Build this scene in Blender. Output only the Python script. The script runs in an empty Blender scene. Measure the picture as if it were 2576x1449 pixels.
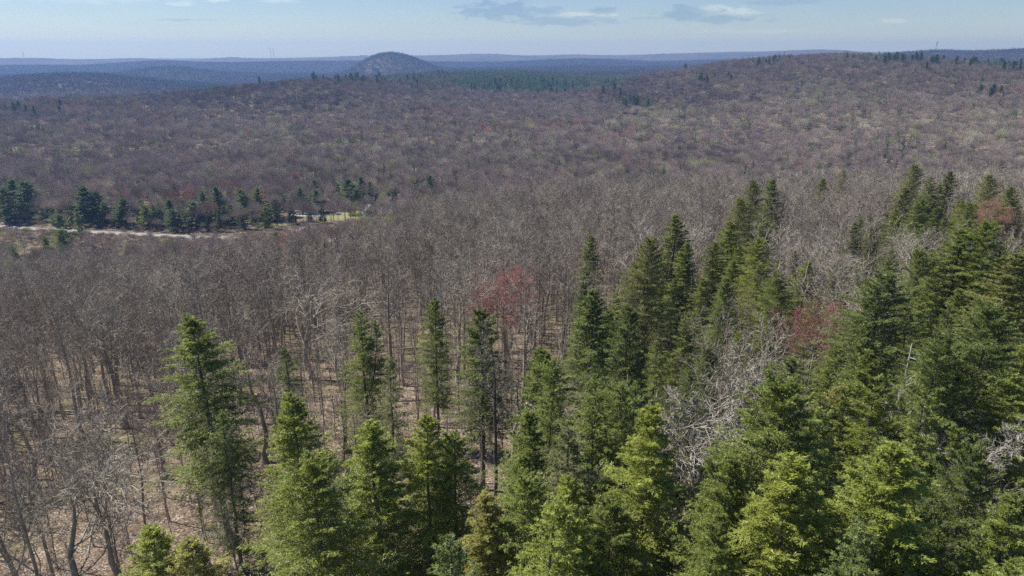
import bpy, math, random
import numpy as np
from mathutils import Vector, Matrix

# ------------------------------------------------------------------ camera, sky, sun, exposure
scn = bpy.context.scene
COL = scn.collection
CAM_Z = 120.0
PITCH = 18.7
F = 36.0 * 705.0 / 1024.0
cam_data = bpy.data.cameras.new('camera'); cam = bpy.data.objects.new('camera', cam_data); COL.objects.link(cam)
cam.location = (0, 0, CAM_Z); cam.rotation_euler = (math.radians(90 - PITCH), 0, 0)
cam_data.lens = F; cam_data.sensor_width = 36; cam_data.clip_start = 0.5; cam_data.clip_end = 60000
scn.camera = cam

SUN_AZ, SUN_EL = -70.0, 52.0        # degrees: azimuth from the view direction (+ = to the right), elevation
SKY_STRENGTH, SUN_STRENGTH, EXPOSURE = 0.074, 4.6, 0.62
HAZE_DENSITY = 1.4e-4

world = bpy.data.worlds.new('World'); scn.world = world; world.use_nodes = True
wt = world.node_tree; wt.nodes.clear()
def wn(t, **k):
    n = wt.nodes.new(t)
    for a, b in k.items(): setattr(n, a, b)
    return n
def wmath(op, a, b=None, c=None, clamp=False):
    n = wn('ShaderNodeMath', operation=op); n.use_clamp = clamp
    for i, v in enumerate((a, b, c)):
        if v is None: continue
        if isinstance(v, (int, float)): n.inputs[i].default_value = v
        else: wt.links.new(v, n.inputs[i])
    return n.outputs[0]
sky = wn('ShaderNodeTexSky'); sky.sky_type = 'NISHITA'; sky.sun_disc = False
sky.sun_elevation = math.radians(SUN_EL); sky.sun_rotation = math.radians(SUN_AZ)
sky.altitude = 300; sky.air_density = 1.0; sky.dust_density = 0.1; sky.ozone_density = 2.0
tc = wn('ShaderNodeTexCoord'); sx = wn('ShaderNodeSeparateXYZ'); wt.links.new(tc.outputs['Generated'], sx.inputs[0])
az = wmath('MULTIPLY', wmath('ARCTAN2', sx.outputs[0], sx.outputs[1]), 180 / math.pi)
el = wmath('MULTIPLY', wmath('ARCSINE', sx.outputs[2]), 180 / math.pi)
# clouds: (azimuth, elevation, half width, half height) in degrees, thickness
CL_DARK = [(-0.9, 2.75, 3.6, .85, 1.0), (2.0, 2.75, 2.0, .5, .8), (6.6, 2.75, 1.4, .34, .8), (3.8, 2.05, 4.8, .42, .9), (13.0, 2.55, 2.4, .6, .9), (15.2, 2.15, 3.6, .4, .85),
           (20.0, 3.2, 3.4, .28, .5), (-23.6, 1.95, 2.0, .10, .55), (10.0, 2.2, 1.6, .16, .35), (-36, 3.6, 6, .3, .4), (42, 2.4, 5, .4, .6)]
CL_WHITE = [(5.6, 2.4, 3.0, .40, .8), (14.9, 2.75, 2.0, .42, .9), (16.8, 2.5, 1.5, .42, .85), (20.5, 3.75, 5.5, .5, .75), (-17.0, 3.3, 1.4, .22, .6), (-21.2, 3.35, .8, .22, .85), (-23.9, 2.95, .9, .18, .55),
            (27.0, 1.85, .9, .18, .45), (33.6, 3.5, 1.0, .22, .6), (31.4, 3.15, 1.0, .22, .4), (-6, 3.9, 6.0, .3, .3), (18, 1.25, 5, .2, .25), (-30, 3.3, 9, .5, .3), (-50, 3, 6, .6, .5), (50, 4, 7, .6, .5)]
cv = wn('ShaderNodeCombineXYZ'); wt.links.new(az, cv.inputs[0]); wt.links.new(wmath('MULTIPLY', el, 3.2), cv.inputs[1])
nz = wn('ShaderNodeTexNoise'); nz.inputs['Scale'].default_value = 0.75; nz.inputs['Detail'].default_value = 7; nz.inputs['Roughness'].default_value = .62
wt.links.new(cv.outputs[0], nz.inputs['Vector'])
n01 = wmath('SUBTRACT', nz.outputs[0], .5)
def blob(lst, sharp, rough):
    tot = None
    for (a, e, wa, we, amp) in lst:
        da = wmath('DIVIDE', wmath('SUBTRACT', az, a), wa); de = wmath('DIVIDE', wmath('SUBTRACT', el, e), we)
        r = wmath('SQRT', wmath('ADD', wmath('MULTIPLY', da, da), wmath('MULTIPLY', de, de)))
        v = wmath('ADD', wmath('SUBTRACT', 1.0, r), wmath('MULTIPLY', n01, rough))
        v = wmath('MULTIPLY', wmath('MULTIPLY', v, sharp, clamp=True), amp)
        tot = v if tot is None else wmath('MAXIMUM', tot, v)
    return tot
d_f = blob(CL_DARK, 1.9, 3.0); w_f = blob(CL_WHITE, 1.7, 3.2)
cirrus = wn('ShaderNodeTexNoise'); cirrus.inputs['Scale'].default_value = .16; cirrus.inputs['Detail'].default_value = 6
cv2 = wn('ShaderNodeCombineXYZ'); wt.links.new(az, cv2.inputs[0]); wt.links.new(wmath('MULTIPLY', el, 6.0), cv2.inputs[1]); wt.links.new(cv2.outputs[0], cirrus.inputs['Vector'])
ci = wmath('MULTIPLY', wmath('SUBTRACT', cirrus.outputs[0], .42), 1.5, clamp=True)
def wmix(fac, a, b):
    n = wn('ShaderNodeMix', data_type='RGBA')
    if isinstance(fac, (int, float)): n.inputs[0].default_value = fac
    else: wt.links.new(fac, n.inputs[0])
    for i, v in ((6, a), (7, b)):
        if isinstance(v, tuple): n.inputs[i].default_value = v
        else: wt.links.new(v, n.inputs[i])
    return n.outputs[2]
def wmul(a, rgb):
    n = wn('ShaderNodeMix', data_type='RGBA', blend_type='MULTIPLY'); n.inputs[0].default_value = 1
    wt.links.new(a, n.inputs[6]); n.inputs[7].default_value = (*rgb, 1); return n.outputs[2]
low_sky = wmix(wmath('DIVIDE', el, 3.5, clamp=True), wmul(sky.outputs[0], (.67, .80, .96)), wmul(sky.outputs[0], (.67, .75, .95)))
base_sky = wmix(wmath('DIVIDE', wmath('SUBTRACT', el, 3.5), 22.0, clamp=True), low_sky, wmul(sky.outputs[0], (.98, .98, 1.0)))
c1 = wmix(wmath('MULTIPLY', ci, .30), base_sky, wmul(sky.outputs[0], (.86, .92, 1.08)))
c2 = wmix(w_f, c1, wmul(sky.outputs[0], (1.0, 1.0, 1.1)))
c3 = wmix(wmath('MULTIPLY', d_f, .75), c2, wmul(sky.outputs[0], (.42, .53, .80)))
bg = wn('ShaderNodeBackground'); bg.inputs[1].default_value = SKY_STRENGTH; wt.links.new(c3, bg.inputs[0])
wo = wn('ShaderNodeOutputWorld'); wt.links.new(bg.outputs[0], wo.inputs[0])

sun_d = bpy.data.lights.new('sun', 'SUN'); sun = bpy.data.objects.new('sun', sun_d); COL.objects.link(sun)
sun_d.energy = SUN_STRENGTH; sun_d.angle = math.radians(.53); sun_d.color = (1, .955, .89)
sdir = Vector((math.sin(math.radians(SUN_AZ)) * math.cos(math.radians(SUN_EL)), math.cos(math.radians(SUN_AZ)) * math.cos(math.radians(SUN_EL)), math.sin(math.radians(SUN_EL))))
sun.rotation_euler = sdir.to_track_quat('Z', 'Y').to_euler(); sun.location = (0, 0, 400)

vs = scn.view_settings; vs.view_transform = 'Standard'; vs.look = 'None'; vs.gamma = 1; vs.exposure = EXPOSURE; vs.use_curve_mapping = False
cy = scn.cycles
cy.max_bounces = 5; cy.diffuse_bounces = 2; cy.glossy_bounces = 1; cy.transmission_bounces = 3; cy.volume_bounces = 0; cy.transparent_max_bounces = 4
cy.caustics_reflective = False; cy.caustics_refractive = False; cy.use_denoising = False
scn.render.filter_size = 1.15

# ------------------------------------------------------------------ helpers
PR = math.radians(PITCH)
SC = 1024.0 / 2576.0
def ray(x, y):
    """direction through a point of the photograph (x, y in a 2576 px wide copy)"""
    u = (x * SC - 512) / 705.0; v = (288 - y * SC) / 705.0
    return np.array((u, math.cos(PR) + v * math.sin(PR), v * math.cos(PR) - math.sin(PR)))
def project(p):
    p = np.atleast_2d(np.asarray(p, float)); x, y, z = p[:, 0], p[:, 1], p[:, 2] - CAM_Z
    dep = y * math.cos(PR) - z * math.sin(PR); up = y * math.sin(PR) + z * math.cos(PR)
    dep = np.where(dep < .1, .1, dep)
    return np.stack([(512 + 705 * x / dep) / SC, (288 - 705 * up / dep) / SC], 1)
def az_of(x):
    d = ray(x, 49.4 / SC); return math.degrees(math.atan2(d[0], d[1]))
def z_at(x, y, dist):
    d = ray(x, y); h = math.hypot(d[0], d[1]); return CAM_Z + d[2] / h * dist

rngs = lambda s: np.random.default_rng(s)
def vnoise(x, y, seed=0):
    """smooth value noise 0..1"""
    xi = np.floor(x).astype(np.int64); yi = np.floor(y).astype(np.int64); fx = x - xi; fy = y - yi
    fx = fx * fx * (3 - 2 * fx); fy = fy * fy * (3 - 2 * fy)
    def h(a, b):
        n = (a * 374761393 + b * 668265263 + seed * 982451653) & 0x7fffffff
        n = ((n ^ (n >> 13)) * 1274126177) & 0x7fffffff
        return ((n ^ (n >> 16)) & 0xffff) / 65535.0
    return (h(xi, yi) * (1 - fx) + h(xi + 1, yi) * fx) * (1 - fy) + (h(xi, yi + 1) * (1 - fx) + h(xi + 1, yi + 1) * fx) * fy
def fbm(x, y, seed=0, o=4):
    s = 0; a = .5
    for i in range(o): s = s + a * vnoise(x, y, seed + i); x = x * 2.03; y = y * 2.03; a *= .5
    return s / (1 - .5 ** o)

def mesh_np(name, verts, quads=None, tris=None, smooth=False, mats=(), mat_idx=None):
    m = bpy.data.meshes.new(name)
    verts = np.asarray(verts, np.float32); nq = 0 if quads is None else len(quads); nt = 0 if tris is None else len(tris)
    m.vertices.add(len(verts)); m.vertices.foreach_set('co', verts.ravel())
    loops = np.concatenate([np.asarray(a, np.int32).ravel() for a in (quads, tris) if a is not None and len(a)])
    tot = np.concatenate([np.full(nq, 4, np.int32), np.full(nt, 3, np.int32)]); st = np.concatenate([[0], np.cumsum(tot)[:-1]]).astype(np.int32)
    m.loops.add(len(loops)); m.loops.foreach_set('vertex_index', loops)
    m.polygons.add(nq + nt); m.polygons.foreach_set('loop_start', st)
    try: m.polygons.foreach_set('loop_total', tot)
    except Exception: pass
    m.polygons.foreach_set('use_smooth', np.full(nq + nt, smooth))
    for a in mats: m.materials.append(a)
    if mat_idx is not None: m.polygons.foreach_set('material_index', np.asarray(mat_idx, np.int32))
    m.update(calc_edges=True); return m

class MB:
    """collects quads and triangles"""
    def __init__(s): s.v = []; s.q = []; s.t = []; s.n = 0; s.mq = []; s.mt = []
    def add(s, v, q=None, t=None, m=0):
        v = np.asarray(v, float).reshape(-1, 3)
        if q is not None and len(q): s.q.append(np.asarray(q) + s.n); s.mq.append(np.full(len(q), m))
        if t is not None and len(t): s.t.append(np.asarray(t) + s.n); s.mt.append(np.full(len(t), m))
        s.v.append(v); s.n += len(v); return s
    def box(s, c, d, m=0, rz=0):
        c = np.array(c, float); d = np.array(d, float) / 2
        v = np.array([(x, y, z) for z in (-1, 1) for y in (-1, 1) for x in (-1, 1)]) * d
        if rz: cs, sn = math.cos(rz), math.sin(rz); v = np.stack([v[:, 0] * cs - v[:, 1] * sn, v[:, 0] * sn + v[:, 1] * cs, v[:, 2]], 1)
        return s.add(v + c, [(0, 2, 3, 1), (4, 5, 7, 6), (0, 1, 5, 4), (2, 6, 7, 3), (0, 4, 6, 2), (1, 3, 7, 5)], m=m)
    def tubes(s, P, R, S=3, m=0):
        """P (N,K,3) centre lines, R (N,K) radii"""
        P = np.asarray(P, float); R = np.asarray(R, float); N, K, _ = P.shape
        T = np.gradient(P, axis=1); T /= np.linalg.norm(T, axis=2, keepdims=True) + 1e-9
        ref = np.where(np.abs(T[:, :1, 2:3]) > .8, np.array([1., 0, 0]), np.array([0, 0, 1.])); ref = np.broadcast_to(ref, T.shape)
        A = np.cross(T, ref); A /= np.linalg.norm(A, axis=2, keepdims=True) + 1e-9; B = np.cross(T, A)
        th = np.arange(S) * 2 * math.pi / S
        V = P[:, :, None] + R[:, :, None, None] * (A[:, :, None] * np.cos(th)[None, None, :, None] + B[:, :, None] * np.sin(th)[None, None, :, None])
        n, k, j = np.meshgrid(np.arange(N), np.arange(K - 1), np.arange(S), indexing='ij'); j2 = (j + 1) % S
        b = n * K * S
        q = np.stack([b + k * S + j, b + (k + 1) * S + j, b + (k + 1) * S + j2, b + k * S + j2], -1).reshape(-1, 4)
        return s.add(V, q, m=m)
    def blades(s, A, B, W, m=0):
        """thin triangles from A (base) to B (tip) with width vectors W"""
        N = len(A); V = np.stack([A - W, A + W, B], 1); return s.add(V, t=np.arange(N * 3).reshape(N, 3), m=m)
    def leaves(s, A, D, W, m=0):
        """diamonds from A along D with half width W, widest at .45"""
        N = len(A); M = A + D * .45
        V = np.stack([A, M + W, A + D, M - W], 1); return s.add(V, q=np.arange(N * 4).reshape(N, 4), m=m)
    def mesh(s, name, mats, smooth=False):
        q = np.concatenate(s.q) if s.q else None; t = np.concatenate(s.t) if s.t else None
        mi = np.concatenate(s.mq + s.mt) if len(mats) > 1 else None
        return mesh_np(name, np.concatenate(s.v), q, t, smooth, mats, mi)
def tag(o, label=None, cat=None, group=None, kind=None):
    for k, v in (('label', label), ('category', cat), ('group', group), ('kind', kind)):
        if v: o[k] = v
    return o
def link(name, mesh, parent=None, loc=None, tint=None):
    o = bpy.data.objects.new(name, mesh); COL.objects.link(o)
    if parent is not None: o.parent = parent
    if loc is not None: o.location = loc
    if tint is not None: o['tint'] = [float(c) for c in tint]
    return o
def empty(name, loc=(0, 0, 0), rz=0, sc=1, tilt=(0, 0)):
    o = bpy.data.objects.new(name, None); COL.objects.link(o); o.location = loc; o.rotation_euler = (tilt[0], tilt[1], rz)
    o.scale = (sc, sc, sc) if isinstance(sc, (int, float)) else sc; o.empty_display_size = .5; return o
def unit(v): return v / (np.linalg.norm(v, axis=-1, keepdims=True) + 1e-9)

# ------------------------------------------------------------------ materials
def mat(name): m = bpy.data.materials.new(name); m.use_nodes = True; m.node_tree.nodes.clear(); return m, m.node_tree
def N_(nt, t, **k):
    n = nt.nodes.new(t)
    for a, b in k.items(): setattr(n, a, b)
    return n
def tint_mat(name, mul=(1, 1, 1), transl=0.0, rough=.8, spec=0.0, vary=.25, vscale=.6, vcol=None):
    """colour comes from the tree's own 'tint'; noise varies it a little from twig to twig"""
    m, nt = mat(name); L = nt.links.new
    at = N_(nt, 'ShaderNodeAttribute', attribute_name='tint', attribute_type='INSTANCER')
    mx = N_(nt, 'ShaderNodeMix', data_type='RGBA', blend_type='MULTIPLY'); mx.inputs[0].default_value = 1; L(at.outputs['Color'], mx.inputs[6]); mx.inputs[7].default_value = (*mul, 1)
    tcn = N_(nt, 'ShaderNodeTexCoord'); nz = N_(nt, 'ShaderNodeTexNoise'); nz.inputs['Scale'].default_value = vscale; nz.inputs['Detail'].default_value = 3
    L(tcn.outputs['Object'], nz.inputs['Vector'])
    mr = N_(nt, 'ShaderNodeMapRange'); mr.inputs[1].default_value = .3; mr.inputs[2].default_value = .7; mr.inputs[3].default_value = 1 - vary; mr.inputs[4].default_value = 1 + vary; L(nz.outputs[0], mr.inputs[0])
    hv = N_(nt, 'ShaderNodeHueSaturation'); L(mx.outputs[2], hv.inputs['Color']); L(mr.outputs[0], hv.inputs['Value'])
    col = hv.outputs[0]
    if vcol is not None:
        m2 = N_(nt, 'ShaderNodeMix', data_type='RGBA'); mr2 = N_(nt, 'ShaderNodeMapRange'); mr2.inputs[1].default_value = .5; mr2.inputs[2].default_value = .72; mr2.inputs[3].default_value = 0; mr2.inputs[4].default_value = .6
        nz2 = N_(nt, 'ShaderNodeTexNoise'); nz2.inputs['Scale'].default_value = 1.7; L(tcn.outputs['Object'], nz2.inputs['Vector']); L(nz2.outputs[0], mr2.inputs[0]); L(mr2.outputs[0], m2.inputs[0]); L(col, m2.inputs[6]); m2.inputs[7].default_value = (*vcol, 1); col = m2.outputs[2]
    d = N_(nt, 'ShaderNodeBsdfDiffuse'); L(col, d.inputs[0]); out = d.outputs[0]
    if transl:
        t = N_(nt, 'ShaderNodeBsdfTranslucent'); L(col, t.inputs[0]); ms = N_(nt, 'ShaderNodeMixShader'); ms.inputs[0].default_value = transl; L(out, ms.inputs[1]); L(t.outputs[0], ms.inputs[2]); out = ms.outputs[0]
    if spec:
        g = N_(nt, 'ShaderNodeBsdfGlossy'); g.inputs['Roughness'].default_value = rough; ms = N_(nt, 'ShaderNodeMixShader'); ms.inputs[0].default_value = spec; L(out, ms.inputs[1]); L(g.outputs[0], ms.inputs[2]); out = ms.outputs[0]
    o = N_(nt, 'ShaderNodeOutputMaterial'); L(out, o.inputs[0]); return m
def flat_mat(name, rgb, rough=.7, metal=0, noise=.15, scale=3.0, spec=.3):
    m, nt = mat(name); L = nt.links.new; b = N_(nt, 'ShaderNodeBsdfPrincipled'); b.inputs['Roughness'].default_value = rough; b.inputs['Metallic'].default_value = metal
    b.inputs['Specular IOR Level'].default_value = spec
    tcn = N_(nt, 'ShaderNodeTexCoord'); nz = N_(nt, 'ShaderNodeTexNoise'); nz.inputs['Scale'].default_value = scale; nz.inputs['Detail'].default_value = 5; L(tcn.outputs['Object'], nz.inputs['Vector'])
    mr = N_(nt, 'ShaderNodeMapRange'); mr.inputs[1].default_value = .3; mr.inputs[2].default_value = .7; mr.inputs[3].default_value = 1 - noise; mr.inputs[4].default_value = 1 + noise; L(nz.outputs[0], mr.inputs[0])
    hv = N_(nt, 'ShaderNodeHueSaturation'); hv.inputs['Color'].default_value = (*rgb, 1); L(mr.outputs[0], hv.inputs['Value']); L(hv.outputs[0], b.inputs['Base Color'])
    o = N_(nt, 'ShaderNodeOutputMaterial'); L(b.outputs[0], o.inputs[0]); return m

M_TWIG = tint_mat('twig_bark', vary=.22, vscale=.5, spec=.02, rough=.5)
M_LIMB = tint_mat('limb_bark', mul=(.95, .95, .95), vary=.35, vscale=2.5, spec=.03, rough=.5, vcol=(.30, .31, .28))
M_CBARK = flat_mat('conifer_bark', (.13, .112, .10), .9, noise=.35, scale=4)
M_CWOOD = flat_mat('conifer_branch_wood', (.20, .185, .17), .8, noise=.4, scale=2)
M_NEEDLE = tint_mat('hemlock_needles', vary=.36, vscale=1.3, transl=.38, spec=.03, rough=.45)
M_NEEDLE_FAR = tint_mat('far_needles', vary=.25, vscale=.4, transl=.2)
M_FAR = tint_mat('far_crown', vary=.22, vscale=.35)
M_BUD = tint_mat('maple_buds', vary=.25, vscale=.8, transl=.35)
M_SNAG = flat_mat('weathered_wood', (.42, .40, .37), .8, noise=.3, scale=5)

def ground_mat():
    m, nt = mat('forest_floor'); L = nt.links.new
    geo = N_(nt, 'ShaderNodeNewGeometry'); pos = geo.outputs['Position']
    def noise(scale, det=4, rough=.55):
        n = N_(nt, 'ShaderNodeTexNoise'); n.inputs['Scale'].default_value = scale; n.inputs['Detail'].default_value = det; n.inputs['Roughness'].default_value = rough; L(pos, n.inputs['Vector']); return n.outputs[0]
    def ramp(v, a, b, lo=0, hi=1):
        r = N_(nt, 'ShaderNodeMapRange'); r.inputs[1].default_value = a; r.inputs[2].default_value = b; r.inputs[3].default_value = lo; r.inputs[4].default_value = hi; L(v, r.inputs[0]); return r.outputs[0]
    def mix(f, a, b, bt='MIX'):
        n = N_(nt, 'ShaderNodeMix', data_type='RGBA', blend_type=bt)
        if isinstance(f, (int, float)): n.inputs[0].default_value = f
        else: L(f, n.inputs[0])
        for i, v in ((6, a), (7, b)):
            if isinstance(v, tuple): n.inputs[i].default_value = (*v, 1)
            else: L(v, n.inputs[i])
        return n.outputs[2]
    vo = N_(nt, 'ShaderNodeTexVoronoi'); vo.inputs['Scale'].default_value = 7.0; L(pos, vo.inputs['Vector'])
    sp = N_(nt, 'ShaderNodeSeparateColor'); L(vo.outputs['Color'], sp.inputs[0])
    leaf = mix(ramp(sp.outputs[0], .1, .95), (.075, .056, .040), (.31, .245, .180))
    leaf = mix(ramp(sp.outputs[1], .86, .9), leaf, (.48, .40, .33))
    leaf = mix(ramp(noise(.35), .42, .62, 0, .55), leaf, (.13, .09, .062))
    leaf = mix(ramp(noise(.09, 5), .5, .64, 0, .62), leaf, mix(ramp(noise(2.5, 5), .35, .65), (.085, .095, .03), (.20, .19, .09)))
    leaf = mix(ramp(noise(.9, 6), .55, .75, 0, .6), leaf, (.05, .04, .03))
    # far woods: mottled canopy colours where single trees can no longer be told apart
    ln = N_(nt, 'ShaderNodeVectorMath', operation='LENGTH'); L(pos, ln.inputs[0])
    far = ramp(ln.outputs['Value'], 1500, 4500)
    can = mix(ramp(noise(.0035, 6), .42, .6), (.075, .058, .056), (.10, .075, .07))
    can = mix(ramp(noise(.0022, 7, .62), .52, .60, 0, .9), can, (.028, .042, .026))
    can = mix(ramp(noise(.03, 3), .35, .65, 0, .45), can, (.06, .05, .05))
    col = mix(far, leaf, can)
    b = N_(nt, 'ShaderNodeBsdfDiffuse'); L(col, b.inputs[0])
    bp = N_(nt, 'ShaderNodeBump'); bp.inputs['Strength'].default_value = .6; bp.inputs['Distance'].default_value = .12; L(noise(5, 4), bp.inputs['Height']); L(bp.outputs[0], b.inputs['Normal'])
    o = N_(nt, 'ShaderNodeOutputMaterial'); L(b.outputs[0], o.inputs[0]); return m
M_GROUND = ground_mat()

# ------------------------------------------------------------------ terrain: rows of heights by azimuth
CANOPY = 16.0
def crest(pts, canopy=CANOPY):
    """pts: (x, y of the tree tops in the photograph, distance) -> arrays az, dist, z of the ground"""
    a = [az_of(p[0]) for p in pts]; d = [p[2] for p in pts]; z = [z_at(*p) - canopy for p in pts]
    return np.array(a), np.array(d), np.array(z)
def level(*pts):
    """pts: (x, dist, z relative to the camera)"""
    return np.array([az_of(p[0]) for p in pts]), np.array([p[1] for p in pts], float), np.array([CAM_Z + p[2] for p in pts])
ROWS = [
    level((0, 4, -41), (1288, 4, -40), (2576, 4, -38)),
    level((0, 50, -43.5), (1288, 50, -42), (2000, 50, -41), (2576, 50, -38.5)),
    level((0, 115, -53), (700, 115, -52), (1288, 115, -50), (1900, 115, -46), (2576, 115, -42)),
    level((0, 195, -67), (700, 195, -65), (1288, 200, -61), (1890, 205, -57), (2300, 200, -50), (2576, 200, -47)),
    level((0, 270, -84), (500, 270, -81), (900, 265, -74), (1400, 265, -66), (1890, 270, -63), (2300, 250, -54), (2576, 245, -50.5)),
    level((0, 372, -97.5), (700, 372, -98), (1000, 380, -97), (1400, 400, -96), (1900, 400, -92), (2576, 390, -86)),
    level((0, 470, -100), (1200, 490, -101), (1900, 520, -101), (2576, 520, -98)),
    level((0, 640, -101), (900, 640, -100), (1500, 680, -101), (2000, 680, -98), (2576, 680, -94)),
    crest([(0, 330, 950), (400, 305, 940), (800, 280, 940), (1100, 285, 980), (1400, 290, 1000), (1700, 265, 1020), (2000, 240, 1020), (2300, 235, 1000), (2576, 245, 980)]),
    crest([(0, 250, 1330), (150, 243, 1330), (300, 237, 1330), (500, 222, 1330), (640, 207, 1350), (740, 198, 1380), (860, 193, 1420), (1000, 196, 1480), (1120, 205, 1500), (1300, 222, 1500), (1450, 222, 1500), (1560, 205, 1500), (1700, 172, 1600), (1800, 156, 1650), (1900, 145, 1700), (2000, 136, 1700), (2100, 130, 1700), (2200, 133, 1680), (2320, 140, 1600), (2450, 152, 1500), (2576, 164, 1400)]),
    crest([(0, 275, 1900), (500, 250, 1900), (800, 215, 1900), (1000, 190, 1900), (1120, 181, 1900), (1300, 180, 1950), (1420, 186, 2000), (1550, 190, 2100), (1700, 185, 2200), (2000, 160, 2200), (2300, 150, 2100), (2576, 165, 2000)]),
    crest([(0, 189.0, 2700), (70, 183.0, 2700), (130, 179.0, 2700), (220, 180.0, 2700), (300, 185.0, 2700), (380, 193.0, 2750), (470, 203, 2800), (600, 212, 2800), (700, 205, 2900), (850, 195, 2900), (1000, 186, 2800), (1100, 184, 2800), (1300, 178, 2900), (1450, 181, 2900), (1600, 175, 2900), (1900, 170, 2900), (2576, 165, 2900)]),
    crest([(0, 213.0, 3300), (300, 208.0, 3300), (450, 206.0, 3300), (600, 204.0, 3300), (850, 191.0, 3300), (1000, 186, 3100), (1150, 180, 3200), (1500, 180.0, 3300), (2000, 168.0, 3300), (2576, 158.0, 3300)]),
    crest([(0, 186, 3900), (200, 188, 3900), (260, 186, 3900), (310, 177, 3900), (360, 168, 3900), (410, 164, 3900), (450, 166, 3900), (500, 172, 3900), (560, 178, 3900), (640, 182, 3900), (760, 184, 3800), (840, 184, 3750), (880, 173, 3700), (905, 156, 3700), (930, 141, 3700), (950, 133, 3700), (970, 129, 3700), (990, 128.5, 3700), (1010, 131, 3700), (1035, 140, 3700), (1060, 151, 3700), (1085, 162, 3700), (1120, 170, 3700), (1200, 170, 3800), (1350, 166, 3900), (1480, 162, 3900), (1600, 166, 3900), (1850, 160, 3900), (2100, 148, 3900), (2200, 138, 3900), (2270, 129, 3900), (2320, 124.5, 3900), (2370, 123, 3900), (2430, 126, 3900), (2500, 123.5, 3900), (2576, 120, 3900)], 14),
    crest([(0, 193.0, 4600), (500, 190.0, 4600), (900, 191.0, 4600), (1300, 177.0, 4600), (2000, 167.0, 4600), (2576, 157.0, 4600)], 10),
    crest([(0, 165.0, 5400), (110, 164.0, 5400), (200, 165.0, 5400), (260, 161.0, 5400), (330, 156.0, 5400), (400, 152.0, 5400), (440, 153.0, 5400), (500, 157.0, 5400), (600, 157.0, 5400), (750, 154.0, 5400), (900, 153.0, 5400), (1100, 155.0, 5400), (1250, 157.0, 5400), (1380, 150.0, 5400), (1450, 147.5, 5400), (1540, 149.0, 5400), (1650, 155.0, 5400), (1900, 147.0, 5400), (2576, 147.0, 5400)], 10),
    crest([(0, 177.0, 6400), (1288, 171.0, 6400), (2576, 155.0, 6400)], 8),
    crest([(0, 146.0, 8200), (60, 144.5, 8200), (130, 147.0, 8200), (210, 149.0, 8200), (270, 148.0, 8200), (340, 145.0, 8200), (420, 150.0, 8200), (480, 151.5, 8200), (530, 146.0, 8200), (575, 143.0, 8200), (630, 146.0, 8200), (690, 148.0, 8200), (760, 146.0, 8200), (840, 142.0, 8200), (920, 139.0, 8200), (1000, 142.0, 8200), (1100, 139.0, 8200), (1180, 135.0, 8200), (1250, 135.0, 8200), (1340, 141.0, 8200), (1430, 136.0, 8200), (1490, 138.0, 8200), (1560, 140.0, 8200), (1640, 136.0, 8200), (1720, 133.0, 8200), (1800, 132.0, 8200), (1880, 130.0, 8200), (1950, 128.0, 8200), (2010, 125.0, 8200), (2070, 123.5, 8200), (2120, 126.0, 8200), (2200, 131.0, 8200), (2300, 133.0, 8200), (2576, 133.0, 8200)], 4),
    crest([(0, 158, 10500), (1288, 148, 10500), (2576, 140, 10500)], 2),
    crest([(0, 149, 14000), (230, 148.5, 14000), (400, 147, 14000), (700, 146, 14000), (1040, 139, 14000), (1150, 138, 14000), (1300, 139, 14000), (1600, 138, 14000), (1850, 130, 14000), (2200, 131, 14000), (2576, 132, 14000)], 0),
]
NR, RMIN, RMAX = 380, 4.0, 14000.0
LR = np.linspace(math.log(RMIN), math.log(RMAX), NR)
AZ = np.concatenate([np.arange(-180, -60, 6.0), np.arange(-60, -40, 1.0), np.arange(-40, 40, .17), np.arange(40, 60, 1.0), np.arange(60, 180.1, 6.0)])
AZ[-1] = 180.0
def build_heights():
    Z = np.zeros((len(AZ), NR)); zs = []; ds = []
    for a, d, z in ROWS:
        dd = np.interp(AZ, a, d); zz = np.interp(AZ, a, z)
        k = np.exp(-np.linspace(-3, 3, 13) ** 2 / 2); k /= k.sum()
        if len(a) > 6: zz = np.convolve(np.pad(zz, 6, mode='edge'), k, 'valid')
        ds.append(np.log(dd)); zs.append(zz)
    ds = np.array(ds); zs = np.array(zs)
    for i in range(len(AZ)):
        x = ds[:, i]; y = zs[:, i]; h = np.diff(x); dl = np.diff(y) / h; m = np.zeros(len(x)); m[0] = dl[0]; m[-1] = dl[-1]
        for k in range(1, len(x) - 1):
            m[k] = 0 if dl[k - 1] * dl[k] <= 0 else 2 * dl[k - 1] * dl[k] / (dl[k - 1] + dl[k])
        j = np.clip(np.searchsorted(x, LR) - 1, 0, len(x) - 2); t = np.clip((LR - x[j]) / h[j], 0, 1); t2 = t * t; t3 = t2 * t
        Z[i] = (2 * t3 - 3 * t2 + 1) * y[j] + (t3 - 2 * t2 + t) * h[j] * m[j] + (-2 * t3 + 3 * t2) * y[j + 1] + (t3 - t2) * h[j] * m[j + 1]
    R = np.exp(LR)[None, :]; A = np.radians(AZ)[:, None]; X = R * np.sin(A); Y = R * np.cos(A)
    near = np.clip((R - 20) / 100, 0, 1)
    Z += (fbm(X / 22, Y / 22, 3) - .5) * 2.2 * (1 - np.clip((R - 200) / 300, 0, 1)) + (fbm(X / 90 + 7, Y / 90, 9) - .5) * 9 * np.clip((R - 420) / 400, 0, 1) * (1 - np.clip((R - 2200) / 3000, 0, .5))
    Z += (fbm(X / 260 + 7, Y / 260, 19) - .5) * 22 * np.clip((R - 450) / 300, 0, 1) * np.clip((1300 - R) / 300, 0, 1)
    return Z
HZ = build_heights()
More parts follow.
